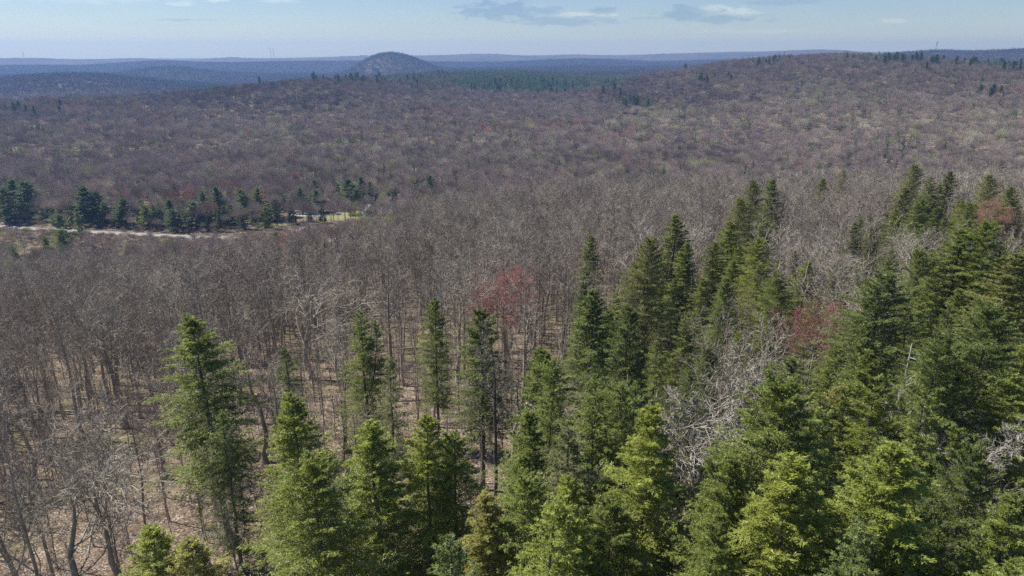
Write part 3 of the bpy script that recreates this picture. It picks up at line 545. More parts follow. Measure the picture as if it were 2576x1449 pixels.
# x, y of the top in the photograph, height, shape, width, colour, label
HEMLOCKS = [
    (498, 798, 23, 'topped', 1.15, 'mid', 'tall hemlock with pointed green top and long bare dark trunk among leafless trees'),
    (905, 778, 19, 'twin', .85, 'mid', 'bushy twin-topped hemlock at the edge of the leafless stand'),
    (722, 985, 20, 'full', 1.0, 'bright', 'bright green hemlock just behind the widest hemlock at the front'),
    (790, 1150, 20, 'broad', 1.0, 'bright', 'widest bright green hemlock at the front with pale branches showing'),
    (935, 1060, 20, 'slender', 1.15, 'bright', 'feathery hemlock with a grey stem showing right of the widest one'),
    (1058, 1045, 20, 'full', .85, 'lime', 'yellow-green pointed hemlock in the middle of the front row'),
    (1140, 1092, 18, 'broad', .75, 'mid', 'darker round hemlock leaning against the yellow-green pointed one'),
    (972, 895, 17, 'sparse', .85, 'pale', 'thin pale see-through hemlock below the twin-topped one'),
    (1088, 755, 19, 'topped', .8, 'mid', 'slim hemlock with narrow top in front of the grassy clearing'),
    (1205, 775, 20, 'topped', 1.0, 'dark', 'dark hemlock with bare trunk left of the red budding maple'),
    (372, 1322, 15, 'young', 1.0, 'lime', 'low lime hemlock top at the bottom, left one of the pair'),
    (470, 1352, 15, 'young', 1.0, 'yellow', 'low yellowish hemlock top at the bottom, right one of the pair'),
    (1222, 1238, 17, 'slender', 1.1, 'yellow', 'yellow-tipped narrow hemlock at the bottom middle with pale stem'),
    (1437, 1078, 19, 'sparse', 1.1, 'pale', 'pale olive wispy hemlock behind the bright front ones'),
    (1330, 1030, 18, 'slender', 1.0, 'mid', 'narrow hemlock beside the tall dark bare trunk'),
    (1422, 1192, 19, 'full', .85, 'lime', 'bright hemlock in front of the pale olive wispy one'),
    (1352, 872, 19, 'full', .9, 'mid', 'dense mid-green hemlock right of the tall dark trunk'),
    (1500, 945, 20, 'twin', .85, 'mid', 'two-pointed dark green hemlock left of the leaning broken snag'),
    (1572, 765, 22, 'full', .75, 'dark', 'tall pointed dark hemlock left of the big white-limbed oak'),
    (1490, 728, 21, 'slender', 1.1, 'dark', 'shaded hemlock standing just behind the tall pointed dark one'),
    (1646, 1028, 21, 'full', .95, 'lime', 'tall bright yellow-green hemlock beside the leaning broken snag'),
    (1832, 1150, 20, 'full', .85, 'mid', 'rounded green hemlock between the snag and the golden pointed one'),
    (1965, 958, 23, 'broad', 1.0, 'mid', 'large full hemlock below the white-limbed oak'),
    (2002, 1148, 21, 'slender', 1.25, 'lime', 'narrow golden-green hemlock with a sharp top'),
    (2192, 878, 20, 'full', .9, 'mid', 'light tipped hemlock left of the whitish dead snag'),
    (2105, 958, 19, 'sparse', 1.1, 'yellow', 'yellowish hemlock below the red maple with blossoms'),
    (2378, 838, 21, 'broad', .75, 'dark', 'dark rounded hemlock right of the whitish dead snag'),
    (2232, 690, 22, 'broad', .9, 'dark', 'large dark hemlock right of the smaller red maple'),
    (2492, 770, 22, 'broad', .95, 'dark', 'very broad dark hemlock at the right edge above the bare white tree'),
    (2225, 1115, 21, 'full', 1.1, 'bright', 'big light green hemlock rising over the lower right'),
    (2330, 985, 20, 'twin', .85, 'mid', 'grey-green twin hemlock below the whitish dead snag'),
    (2452, 1120, 19, 'broad', .75, 'dark', 'shaded hemlock under the bare white tree at the right'),
    (1638, 600, 22, 'broad', .65, 'olive', 'tall olive hemlock with ragged left side behind the pointed dark one'),
    (1700, 540, 22, 'slender', 1.0, 'mid', 'pointed hemlock attached to the ragged olive one'),
    (1895, 455, 24, 'broad', .65, 'olive', 'tallest olive hemlock standing out above the leafless brow'),
    (1945, 450, 23, 'slender', 1.0, 'mid', 'narrow hemlock touching the tallest olive one'),
    (1832, 555, 19, 'full', .85, 'mid', 'cone-shaped green hemlock leaning on the tallest olive one'),
    (1912, 600, 18, 'broad', .75, 'lime', 'low light green hemlock at the foot of the tallest olive one'),
    (2072, 448, 19, 'slender', 1.0, 'olive', 'small narrow dark-tipped hemlock in the leafless brow'),
    (2125, 428, 20, 'sparse', .8, 'olive', 'thin olive hemlock behind the leafless brow beside the small narrow one'),
    (2302, 415, 22, 'broad', .75, 'olive', 'bulky olive hemlock on the brow near the right edge'),
    (2342, 445, 21, 'twin', .85, 'mid', 'twin hemlock joined to the bulky olive one on the brow'),
    (2392, 430, 20, 'slender', 1.0, 'dark', 'narrow dark hemlock on the brow between two olive ones'),
    (2520, 398, 21, 'twin', .85, 'olive', 'uppermost olive hemlock on the brow by the right edge'),
    (2410, 575, 21, 'full', 1.0, 'mid', 'pointed hemlock left of the orange maple'),
    (2488, 560, 22, 'broad', .75, 'mid', 'full hemlock just below the orange maple'),
    (2560, 640, 22, 'full', 1.0, 'olive', 'light olive hemlock cut by the right edge'),
    (2030, 655, 15, 'full', .95, 'lime', 'small light green hemlock under the grey domed oak'),
    (1482, 590, 17, 'full', .75, 'mid', 'small hemlock half hidden in the leafless stand'),
    (720, 870, 15, 'sparse', 1.0, 'dark', 'dark shaded young hemlock beside the crooked oak'),
    (548, 1030, 16, 'sparse', .9, 'dark', 'thin shaded hemlock beside the long bare trunk'),
    (2075, 1010, 18, 'broad', .6, 'olive', 'dense olive hemlock between the yellowish one and the large full one'),
    (2540, 1235, 18, 'full', .9, 'mid', 'green hemlock in front of the white tree at the right edge'),
    (2470, 1330, 17, 'twin', .8, 'mid', 'twin hemlock low at the right below the white tree'),
    (2565, 1390, 15, 'full', .9, 'dark', 'dark hemlock cut by the lower right corner'),
    (1612, 650, 19, 'broad', .7, 'olive', 'ragged skirted hemlock below left of the tall olive pair'),
    (1725, 610, 18, 'full', .8, 'mid', 'short hemlock right of the pointed one on the leafless brow'),
    (1862, 500, 21, 'broad', .7, 'olive', 'olive hemlock filling the left shoulder of the tallest one'),
    (1925, 520, 19, 'twin', .8, 'mid', 'twin hemlock filling the right shoulder of the tallest olive one'),
    (1800, 610, 16, 'broad', .7, 'mid', 'low round hemlock left of the cone-shaped green one'),
    (2275, 470, 19, 'full', .9, 'olive', 'olive hemlock in front of the bulky one on the brow'),
    (2320, 500, 18, 'broad', .7, 'mid', 'round hemlock at the foot of the bulky olive one'),
    (2490, 440, 20, 'broad', .75, 'olive', 'olive hemlock left below the uppermost one on the brow'),
    (2552, 470, 19, 'full', .9, 'mid', 'hemlock just above the orange maple at the right edge'),
    (2440, 510, 17, 'broad', .7, 'mid', 'low hemlock left of the orange maple on the brow'),
    (2290, 1340, 15, 'young', 1.0, 'mid', 'small hemlock low in the lower right corner'),
    (2120, 1380, 15, 'young', 1.0, 'bright', 'bright young hemlock top at the bottom edge'),
]
rr = random.Random(5)
for (x, y, H, shp, wd, colr, lab) in HEMLOCKS:
    p = hit(x, y, H); wd = wd * (1.35 if y < 720 else 1.1)
    if p is None: continue
    t = np.array(HEM[colr]) * rr.uniform(.9, 1.1)
    plant('hemlock_tree', CON[shp], p, H, rr.uniform(0, 6.28), t, lab, 'hemlock', 'hemlocks on the near slope', wide=wd * WIDE)
    d_ = math.hypot(p[0], p[1]); views.append((x, y, y + (.62 if y < 700 else .8) * H * 1774 / d_, CON[shp]['r'] * wd * WIDE * H / CON[shp]['h'] * 1774 / d_, d_))
    placed.append((p[0], p[1], CON[shp]['r'] * wd * WIDE * H / CON[shp]['h'] * .8))
GREY = (.335, .292, .238); PALE = (.345, .312, .268); BROWN = (.252, .213, .172); MAUVE = (.275, .228, .196)
SPECIAL = [  # x, y top, height, shape, width, twig colour, limb colour, name, label, category, rotation
    (2105, 548, 19, 'dome', 1.25, PALE, PALE, 'oak_tree', 'large domed leafless grey oak between the brow hemlocks', 'oak', .4),
    (1795, 835, 20, 'dome', 1.15, PALE, (.37, .335, .29), 'oak_tree', 'leafless oak with white spreading limbs over the dark hemlocks', 'oak', 2.0),
    (1945, 735, 21, 'dome', .8, GREY, PALE, 'oak_tree', 'leafless grey oak left of the smaller red maple', 'oak', 1.2),
    (752, 640, 21, 'oak_b', 1.35, GREY, PALE, 'oak_tree', 'crooked wide leafless oak with sunlit limbs in the stand', 'oak', 4.2),
    (90, 1090, 18, 'oak_b', 1.3, GREY, (.26, .235, .205), 'oak_tree', 'pale-limbed leafless oak reaching in at the bottom left corner', 'oak', 5.5),
    (2515, 985, 18, 'oak', 1.0, PALE, (.34, .31, .27), 'oak_tree', 'white-branched leafless tree at the right edge', 'oak', 3.4),
    (2330, 545, 20, 'oak', 1.0, GREY, PALE, 'oak_tree', 'leafless oak with white limbs among the brow hemlocks at right', 'oak', 2.6),
    (1268, 655, 18, 'maple', 1.1, (.30, .21, .19), GREY, 'maple_tree', 'red budding maple behind the dark hemlock with bare trunk', 'maple', .3),
    (2062, 755, 18, 'maple', .85, (.30, .22, .20), PALE, 'maple_tree', 'smaller red blossoming maple below the domed grey oak', 'maple', 2.2),
    (2540, 498, 17, 'maple', 1.15, (.25, .19, .16), GREY, 'maple_tree', 'orange budding maple cut by the right edge', 'maple', 4.0),
    (955, 600, 24, 'tall', 1.0, BROWN, BROWN, 'bare_tree', 'tall leafless tree with thick double trunk in the clearing', 'bare tree', 1.0),
    (1240, 800, 21, 'slim', 1.0, BROWN, (.10, .085, .075), 'bare_tree', 'slim leafless tree with straight dark trunk in front of hemlocks', 'bare tree', .6),
    (360, 905, 15, 'fork', 1.1, MAUVE, BROWN, 'bare_tree', 'short crooked leafless tree left of the long-trunked hemlock', 'bare tree', 2.9),
    (240, 690, 23, 'fork', 1.0, GREY, BROWN, 'bare_tree', 'tall forked leafless tree with furrowed trunk at left', 'bare tree', 1.7),
]
BUD = {1268: (.47, .205, .17), 2062: (.46, .195, .165), 2540: (.48, .26, .17)}
for (x, y, H, shp, wd, tw, lm, nm, lab, cat, r_) in SPECIAL:
    p = hit(x, y, H)
    plant(nm, BARE[shp], p, H, r_, tw, lab, cat, {'oak': 'oaks standing out from the woods', 'maple': 'budding maples'}.get(cat, 'bare trees of the near stand'), wide=wd, bark=lm, bud_tint=BUD.get(x))
    d_ = math.hypot(p[0], p[1]); views.append((x, y, y + .55 * H * 1774 / d_, BARE[shp]['r'] * wd * H / BARE[shp]['h'] * 1774 / d_ * .8, d_))
    placed.append((p[0], p[1], 3.5))

# fill: hemlocks of the dark lower right, bare trees of the stand
def in_poly(px, poly):
    x, y = px[:, 0], px[:, 1]; r = np.zeros(len(x), bool); n = len(poly)
    for i in range(n):
        x1, y1 = poly[i]; x2, y2 = poly[(i + 1) % n]; c = ((y1 > y) != (y2 > y)) & (x < (x2 - x1) * (y - y1) / (y2 - y1 + 1e-9) + x1); r ^= c
    return r
def poisson(n, rmin, rmax, azr, gap, seed, taken, gaptaken=1.0):
    rng = rngs(seed); d = np.sqrt(rng.uniform(rmin ** 2, rmax ** 2, n)); a = np.radians(rng.uniform(-azr, azr, n)); P = np.stack([d * np.sin(a), d * np.cos(a)], 1); cell = {}; out = []
    tk = np.array([(t[0], t[1], t[2]) for t in taken]) if taken else np.zeros((0, 3))
    for p in P:
        g = gap(math.hypot(*p)) if callable(gap) else gap
        if len(tk) and (np.hypot(tk[:, 0] - p[0], tk[:, 1] - p[1]) < tk[:, 2] * gaptaken).any(): continue
        k = (int(p[0] // 6), int(p[1] // 6))
        if any((q[0] - p[0]) ** 2 + (q[1] - p[1]) ** 2 < g * g for i in (-1, 0, 1) for j in (-1, 0, 1) for q in cell.get((k[0] + i, k[1] + j), ())): continue
        cell.setdefault(k, []).append(p); out.append(p)
    return np.array(out)
HEM_ZONE = [(1290, 1000), (1330, 870), (1560, 830), (1760, 1000), (1950, 930), (2140, 760), (2260, 640), (2420, 600), (2700, 560), (2700, 2300), (1080, 2300), (1150, 1300)]
C = poisson(5000, 26, 230, 44, 4.5, 41, placed, .5)
tops = project(np.column_stack([C, G(C[:, 0], C[:, 1]) + 19])); inz = in_poly(tops, HEM_ZONE)
hem_fill = C[inz]
HEM_MIX = [(1400, 720), (1640, 640), (1800, 640), (2000, 620), (2200, 540), (2230, 440), (2620, 410), (2620, 700), (2260, 640), (2140, 760), (1950, 1000), (1760, 1060), (1560, 900), (1330, 900)]
C2 = poisson(3500, 55, 265, 42, 5.0, 47, placed + [(a, b, 4) for a, b in hem_fill], .5); t2 = project(np.column_stack([C2, G(C2[:, 0], C2[:, 1]) + 13])); C2 = C2[in_poly(t2, HEM_MIX)]
n_big = len(hem_fill); small = {(round(float(a), 3), round(float(b), 3)) for a, b in C2}; hem_fill = np.vstack([hem_fill, C2])
order = np.argsort(np.hypot(hem_fill[:, 0], hem_fill[:, 1])); hem_fill = hem_fill[order]
ZN = lambda px: ('at the bottom edge' if px[1] > 1250 else 'in the lower right' if px[0] > 1900 and px[1] > 900 else 'in the middle right' if px[0] > 1900 else 'in the lower middle')
fill_rec = []
for p in hem_fill:
    H = rr.uniform(8.5, 16) if (round(float(p[0]), 3), round(float(p[1]), 3)) in small else rr.uniform(15, 20.5); shp = rr.choice(['full', 'full', 'twin', 'slender', 'broad', 'sparse', 'ragged', 'ragged']); ck = rr.choice(['dark', 'dark', 'mid', 'mid', 'olive', 'bright'])
    fill_rec.append([p, H, shp, ck, project((p[0], p[1], g1(*p) + H))[0]])
    placed.append((p[0], p[1], CON[shp]['r'] * .75))
SHN = {'full': 'full cone-shaped', 'twin': 'twin-topped', 'slender': 'slender', 'broad': 'broad rounded', 'sparse': 'thin wispy', 'topped': 'bare-trunked', 'ragged': 'ragged drooping', 'young': 'young'}
CKN = {'dark': 'dark green', 'mid': 'green', 'olive': 'olive', 'bright': 'light green', 'lime': 'lime', 'yellow': 'yellowish', 'pale': 'pale'}
LM = [(h[0], h[1], h[6]) for h in HEMLOCKS] + [(s[0], s[1], s[8]) for s in SPECIAL]
SHORT = {  # short ways of naming the landmarks
    498: 'the long-trunked hemlock', 905: 'the twin-topped bushy hemlock', 722: 'the bright hemlock behind the widest', 790: 'the widest front hemlock', 1058: 'the yellow-green pointed hemlock', 1205: 'the dark bare-trunked hemlock',
    372: 'the low lime hemlock pair', 1222: 'the yellow-tipped narrow hemlock', 1437: 'the pale wispy hemlock', 1352: 'the dense mid-green hemlock', 1500: 'the two-pointed hemlock', 1572: 'the tall pointed dark hemlock', 1646: 'the bright hemlock by the broken snag',
    1832: 'the rounded green hemlock', 1965: 'the large full hemlock', 2002: 'the golden-green sharp hemlock', 2192: 'the light-tipped hemlock', 2105: 'the domed grey oak', 2378: 'the dark hemlock by the white snag', 2232: 'the dark hemlock by the red maple', 2492: 'the very broad dark hemlock',
    2225: 'the big light green hemlock', 2330: 'the grey-green twin hemlock', 1638: 'the ragged olive hemlock', 1895: 'the tallest olive hemlock', 2302: 'the bulky olive brow hemlock', 2520: 'the uppermost brow hemlock', 2488: 'the hemlock below the orange maple', 1795: 'the white-limbed oak',
    752: 'the crooked wide oak', 90: 'the pale oak in the bottom left corner', 2515: 'the white tree at the right edge', 1268: 'the red budding maple', 2062: 'the smaller red maple', 955: 'the double-trunked tall tree', 240: 'the tall forked tree at left', 360: 'the short crooked tree', 1240: 'the straight dark trunk'}
SL = [(x, y, SHORT[x]) for (x, y, _) in LM if x in SHORT]
used_labels = {}
ORD = ['', 'second ', 'third ', 'fourth ', 'fifth ', 'sixth ', 'seventh ', 'eighth ', 'ninth ', 'tenth ']
def relation(px):
    k = min(range(len(SL)), key=lambda i: (SL[i][0] - px[0]) ** 2 + 1.3 * (SL[i][1] - px[1]) ** 2); dx, dy = px[0] - SL[k][0], px[1] - SL[k][1]
    if abs(dx) > abs(dy) * 1.1: r = 'right of' if dx > 0 else 'left of'
    else: r = 'in front of' if dy > 0 else 'behind'
    far = math.hypot(dx, dy); r = ('close ' if far < 70 and r.endswith('of') and r[0] in 'rl' else 'well ' if far > 160 and r[0] in 'rl' else '') + r
    return r, SL[k][2]
def unique_label(head, px):
    r, lm = relation(px); base = '%s %s %s' % (head, r, lm); n = used_labels.get(base, 0); used_labels[base] = n + 1
    return '%s%s %s %s' % (ORD[min(n, 9)], head, r, lm)
for p, H, shp, ck, px in fill_rec:
    t = np.array(HEM[ck]) * rr.uniform(.85, 1.15)
    plant('hemlock_tree', CON[shp], p, H, rr.uniform(0, 6.28), t, unique_label('%s %s hemlock' % (SHN[shp], CKN[ck]), px), 'hemlock', 'hemlocks on the near slope', wide=WIDE * rr.uniform(.75, 1.2), tilt=(rr.uniform(-.05, .05), rr.uniform(-.05, .05)))

def clear_of_road(P, gap=9.0): D, I = road_dist(P[:, 0], P[:, 1]); return D > gap
B = poisson(16000, 40, 335, 46, lambda d: 4.8 if d < 90 else 4.0 if d < 160 else 3.8, 43, placed, .9)
btop = project(np.column_stack([B, G(B[:, 0], B[:, 1]) + 18])); rngb = rngs(44); dB = np.hypot(B[:, 0], B[:, 1])
keep = ~(in_poly(btop, HEM_ZONE) & (rngb.random(len(B)) < .93)) & clear_of_road(B, 12)
# open grassy places between the trees
CLEAR = [(1010, 880, 75, 50), (1170, 850, 60, 55), (100, 960, 110, 60), (250, 1290, 150, 110), (1060, 1150, 60, 50)]
bb = project(np.column_stack([B, G(B[:, 0], B[:, 1])]))
for (cx_, cy_, rx, ry) in CLEAR: keep &= ~((((bb[:, 0] - cx_) / rx) ** 2 + ((bb[:, 1] - cy_) / ry) ** 2) < 1)
LIM_X, LIM_Y = [-400, 0, 300, 420, 620, 700, 800, 900, 1000, 1060, 1150, 1300, 1450, 1900, 2300, 2576, 3000], [660, 640, 618, 604, 590, 580, 563, 548, 512, 490, 470, 455, 442, 428, 405, 395, 390]
bt22 = project(np.column_stack([B, G(B[:, 0], B[:, 1]) + 20.5])); keep &= bt22[:, 1] > np.interp(bt22[:, 0], LIM_X, LIM_Y)
keep &= ~((dB < 60) & (btop[:, 0] > 450))
keep &= ~((btop[:, 0] < 700) & (dB > 285)) & ~((btop[:, 0] >= 700) & (btop[:, 0] < 1150) & (dB > 290))
for (vx, vt, vb, vr, vd) in views:
    keep &= ~((dB < vd) & (np.abs(btop[:, 0] - vx) < vr + 2.5 * 1774 / dB) & (btop[:, 1] < vt + .7 * (vb - vt)) & (rngb.random(len(B)) < .72))
B = B[keep]; btop = btop[keep]; dB = dB[keep]; o_ = np.argsort(dB); B = B[o_]; btop = btop[o_]; dB = dB[o_]
NAMES_B = ['oak', 'tall', 'tall_b', 'fork', 'slim', 'slim_b', 'oak_b']
WTS = [.13, .2, .18, .13, .16, .14, .06]
BN = {'oak': 'wide-crowned leafless tree', 'oak_b': 'crooked broad leafless tree', 'tall': 'tall straight leafless tree', 'tall_b': 'tall leaning leafless tree', 'fork': 'forked leafless tree', 'slim': 'slim leafless tree', 'slim_b': 'thin bent leafless tree'}
N_IND = 285
pal = [GREY, GREY, BROWN, MAUVE, (.38, .33, .275)]
stuffB = []
ZONES = [(0, 430, 'left edge of the leafless stand below the road'), (430, 800, 'leafless stand below the bend of the road'), (800, 1150, 'leafless stand in front of the houses'), (1150, 1500, 'leafless stand behind the red budding maple'), (1500, 1900, 'leafless brow behind the ragged olive hemlock'), (1900, 9999, 'leafless brow around the domed grey oak')]
n_done = 0
for i, p in enumerate(B):
    shp = str(rngb.choice(NAMES_B, p=WTS)); H = rngb.uniform(15.5, 23); t = np.array(pal[rngb.integers(0, len(pal))]) * rngb.uniform(.85, 1.15); rzz = rngb.uniform(0, 6.28)
    px = project((p[0], p[1], g1(*p) + H))[0]
    if n_done < N_IND and -30 < px[0] < 2606 and px[1] < 1500:
        n_done += 1
        if dB[i] < 125: lab = unique_label(BN[shp], px)
        else:
            z = next((c for a, b, c in ZONES if px[0] < b), ZONES[-1][2]); lab = '%s in the %s' % (BN[shp], z)
        plant('bare_tree', BARE[shp], p, H, rzz, t, lab, 'bare tree', 'bare trees of the near stand', wide=rngb.uniform(.85, 1.1), bark=t * 1.1)
    else: stuffB.append((p[0], p[1], NAMES_B.index(shp), H / BARE[shp]['h'], rzz, *t))
kitB = Kit('stand_shape', [kit_obj(joined(BARE[k], k + '_whole')) for k in NAMES_B])
if stuffB:
    S_ = np.array(stuffB); sc_ = np.repeat(S_[:, 3:4], 3, 1)
    scatter('bare_woodland', kitB, np.column_stack([S_[:, 0], S_[:, 1], G(S_[:, 0], S_[:, 1]) - .25]), S_[:, 4], sc_, S_[:, 2], S_[:, 5:8], 'dense leafless grey woodland covering the slope down to the road')
# saplings
Q = poisson(9000, 38, 240, 42, lambda d: 3.4 if d < 75 else 2.5, 51, [], 1); qpx = project(np.column_stack([Q, G(Q[:, 0], Q[:, 1]) + 8])); Q = Q[(~in_poly(qpx, HEM_ZONE)) | (rngs(5).random(len(Q)) < .12)]
dQ = np.hypot(Q[:, 0], Q[:, 1]); Q = Q[np.argsort(dQ)]; stuffS = []
for i, p in enumerate(Q):
    shp = 'sapling' if rngb.random() < .55 else 'sapling_b'; H = rngb.uniform(4, 11.5); t = np.array(MAUVE if rngb.random() < .6 else BROWN) * rngb.uniform(.85, 1.2); rzz = rngb.uniform(0, 6.28)
    px = project((p[0], p[1], g1(*p) + H))[0]
    if i < 160 and -30 < px[0] < 2606: plant('bare_sapling', BARE[shp], p, H, rzz, t, unique_label(('thin leafless sapling' if shp == 'sapling' else 'many-stemmed leafless sapling'), px), 'sapling', 'saplings under the bare trees', sink=.1)
    else: stuffS.append((p[0], p[1], 0 if shp == 'sapling' else 1, H / BARE[shp]['h'], rzz, *t))
kitS = Kit('sapling_shape', [kit_obj(joined(BARE[k], k + '_whole')) for k in ('sapling', 'sapling_b')])
S_ = np.array(stuffS); scatter('undergrowth', kitS, np.column_stack([S_[:, 0], S_[:, 1], G(S_[:, 0], S_[:, 1]) - .1]), S_[:, 4], np.repeat(S_[:, 3:4], 3, 1), S_[:, 2], S_[:, 5:8], 'thin leafless saplings and brush under the bare trees')

# ------------------------------------------------------------------ valley pines
PINE = {'g': (.215, .27, .09), 'b': (.165, .225, .088), 'l': (.27, .31, .09)}
PINES = [(148, 545, 17, 'pine_b', 1.0, 'g', 'round-topped white pine standing before the road'), (150, 582, 15, 'pine_b', 1.0, 'l', 'yellow-green pine in front of the round-topped one below the road'), (112, 597, 12, 'pine', .9, 'l', 'small pine left of the yellow-green one below the road'),
    (30, 455, 25, 'pine', 1.1, 'b', 'leftmost tall dark pine above the road'), (62, 462, 24, 'pine_b', 1.1, 'b', 'broad pine right of the leftmost one above the road'), (8, 480, 22, 'pine_b', 1.0, 'b', 'pine cut by the left edge above the road'), (205, 473, 25, 'pine', 1.05, 'b', 'tall dark pine with ragged crown above the road'), (240, 487, 21, 'pine_b', .9, 'b', 'pine touching the tall ragged one above the road'),
    (232, 522, 16, 'pine', 1.0, 'g', 'lighter pine low at the road edge'), (280, 515, 17, 'pine_b', 1.1, 'b', 'squat dark pine right of the lighter road edge pine'), (172, 530, 12, 'pine', .9, 'g', 'young pine behind the round-topped one'),
    (425, 507, 18, 'pine', 1.0, 'b', 'dark pine alone in the bare trees above the road'), (350, 505, 14, 'pine', .8, 'g', 'small pale pine between two dark pines'), (482, 512, 17, 'pine_b', 1.1, 'b', 'low dark pine left in the middle clump'), (508, 484, 20, 'pine', .9, 'g', 'spiky green pine topping the middle clump'), (540, 474, 22, 'pine', .9, 'b', 'tall blue-green pine right of the spiky one'),
    (458, 505, 15, 'pine', .9, 'g', 'small pine at the left end of the middle clump'), (605, 482, 19, 'pine_b', .9, 'g', 'flat-topped pine left of the bright pine pair'), (648, 476, 22, 'pine', .9, 'l', 'bright green topped pine above the lawn'), (715, 492, 15, 'pine', 1.0, 'g', 'pine standing over the tan shed'),
    (755, 475, 18, 'pine', .9, 'b', 'blue-dark pine behind the tan shed'), (875, 455, 20, 'pine_b', 1.2, 'b', 'broad shaded pine over the white vehicles'), (905, 448, 19, 'pine', 1.0, 'b', 'dark pine right of the broad shaded one'), (1080, 445, 19, 'pine_b', .8, 'b', 'dark pine alone above the grey house'), (930, 460, 17, 'pine', .9, 'g', 'narrow pine left of the grey house'),
    (790, 455, 16, 'pine', .8, 'b', 'small dark pine above the pale leafless tree'), (560, 520, 14, 'pine', .8, 'b', 'short pine hidden low in the middle clump'), (690, 505, 14, 'pine_b', .8, 'g', 'short pine at the lawn edge')]
pine_spots = []
rv = random.Random(21)
PINES = [(a, b, c * .9, d, e, f, g) for (a, b, c, d, e, f, g) in PINES] + [(rv.uniform(0, 930), rv.uniform(0, 1), rv.uniform(7, 14), rv.choice(['pine', 'pine_b']), rv.uniform(.75, 1.0), rv.choice('ggbl'), 'small green conifer in the belt behind the valley road') for _ in range(46)]
PINES = [(a, b if b > 2 else np.interp(a, [0, 300, 600, 930], [510, 528, 520, 470]) + 34 * (b - .5), c, d, e, f, g) for (a, b, c, d, e, f, g) in PINES]
for (x, y, H, shp, wd, ck, lab) in PINES:
    p = hit(x, y, H)
    if road_dist(p[:1], p[1:2])[0][0] < 8: p[1] += 12
    plant('pine_tree', CON[shp], p, H, rr.uniform(0, 6.28), np.array(PINE[ck]), lab, 'pine', 'pines along the valley road', wide=wd * 1.32); pine_spots.append((p[0], p[1], 3.0))

# pines standing out on the hill crests
rc = random.Random(9); CREST = []
for (x0, x1, y0, y1, n, lab) in ((770, 930, 181, 192, 14, 'dark pine on the crest of the hill left of the conical peak'), (930, 1120, 176, 190, 16, 'dark pine on the hill crest in front of the conical peak'), (1640, 1745, 152, 172, 10, 'dark pine in the clump on the slope of the right ridge'), (1890, 1990, 140, 152, 8, 'dark pine in the small clump near the top of the right ridge'),
        (2130, 2330, 132, 142, 18, 'dark pine on the flat top of the right ridge'), (2330, 2576, 138, 158, 24, 'dark pine on the falling end of the right ridge'), (1560, 1640, 236, 256, 8, 'dark pine in the hollow between the two hills'), (1750, 1840, 184, 194, 6, 'dark pine half way up the right ridge'), (2440, 2530, 208, 228, 4, 'dark pine on the open slope at upper right'), (10, 160, 250, 272, 7, 'dark pine on the low crest at far left'), (1180, 1560, 196, 224, 34, 'dark conifer of the evergreen stand between the two hills')):
    CREST += [(rc.uniform(x0, x1), rc.uniform(y0, y1), rc.uniform(17, 24), lab) for _ in range(n)]
CREST += [(652, 194, 24, 'single tall dark pine breaking the skyline of the left hill'), (788, 174, 25, 'tallest dark pine on the crest of the left hill')]
for (x, y, H, lab) in CREST:
    p = hit(x, y, H)
    if p is None or math.hypot(p[0], p[1]) > 2150:      # stands on the crest itself, against the land behind
        if not (600 < x < 1130 or x > 1890): continue
        d_ = rc.uniform(1350, 1470) if x < 1200 else rc.uniform(1450, 1700); v_ = ray(x, y); k_ = d_ / math.hypot(v_[0], v_[1]); p = np.array((v_[0] * k_, v_[1] * k_, 0.0))
    plant('pine_tree', CON[rc.choice(['pine', 'pine_b'])], p, H, rc.uniform(0, 6.28), np.array((.10, .145, .06)) * rc.uniform(.8, 1.3), lab, 'pine', 'pines on the hills across the valley', wide=rc.uniform(.75, 1.0))

# ------------------------------------------------------------------ woods across the valley (one mass)
def ell(px, lst, soft=1.0):
    v = np.zeros(len(px))
    for (cx_, cy_, rx, ry, amp) in lst:
        r = np.hypot((px[:, 0] - cx_) / rx, (px[:, 1] - cy_) / ry); v = np.maximum(v, amp * np.clip((1.3 - r) / .6, 0, 1))
    return v
CONIFER_SPOTS = [(1330, 203, 250, 27, .93), (1180, 180, 130, 9, .95), (960, 190, 170, 9, .8), (830, 187, 60, 8, .7), (1500, 205, 80, 12, .6), (1690, 165, 45, 12, .75), (1930, 145, 60, 9, .55), (2380, 146, 250, 8, .85), (2530, 155, 90, 12, .85), (1590, 250, 80, 16, .5), (1830, 190, 40, 6, .6), (1760, 188, 30, 6, .6),
    (70, 320, 70, 18, .35), (150, 305, 50, 10, .3), (60, 250, 90, 12, .12), (460, 225, 130, 6, .6), (30, 470, 60, 40, .5), (450, 500, 250, 40, .3), (300, 420, 330, 70, .16), (1000, 400, 250, 40, .14), (980, 450, 160, 30, .32), (1000, 435, 60, 14, .45), (2010, 270, 60, 14, .35), (2250, 360, 120, 28, .38), (2420, 385, 90, 20, .4), (1800, 310, 140, 24, .2), (2050, 315, 150, 20, .28), (2540, 250, 30, 12, .4), (1000, 300, 100, 12, .16), (1430, 415, 60, 14, .3), (1900, 440, 150, 30, .22), (1620, 430, 60, 20, .2)]
RED = [(1390, 312, 90, 12, .6), (1250, 322, 60, 12, .55), (1560, 325, 60, 20, .3), (1100, 280, 60, 20, .3), (750, 450, 60, 14, .35), (500, 490, 200, 30, .25), (200, 270, 160, 20, .35), (1430, 235, 110, 12, .4), (2020, 405, 40, 12, .4), (430, 285, 100, 30, .2)]
PALEZ = [(660, 335, 120, 30, .6), (1720, 310, 220, 18, .55), (1620, 285, 120, 16, .5), (2060, 235, 170, 40, .45), (2200, 300, 250, 30, .35), (1250, 370, 220, 30, .3), (2500, 330, 120, 60, .4), (900, 400, 200, 40, .3), (1990, 250, 60, 8, .9), (1960, 215, 30, 8, .8)]
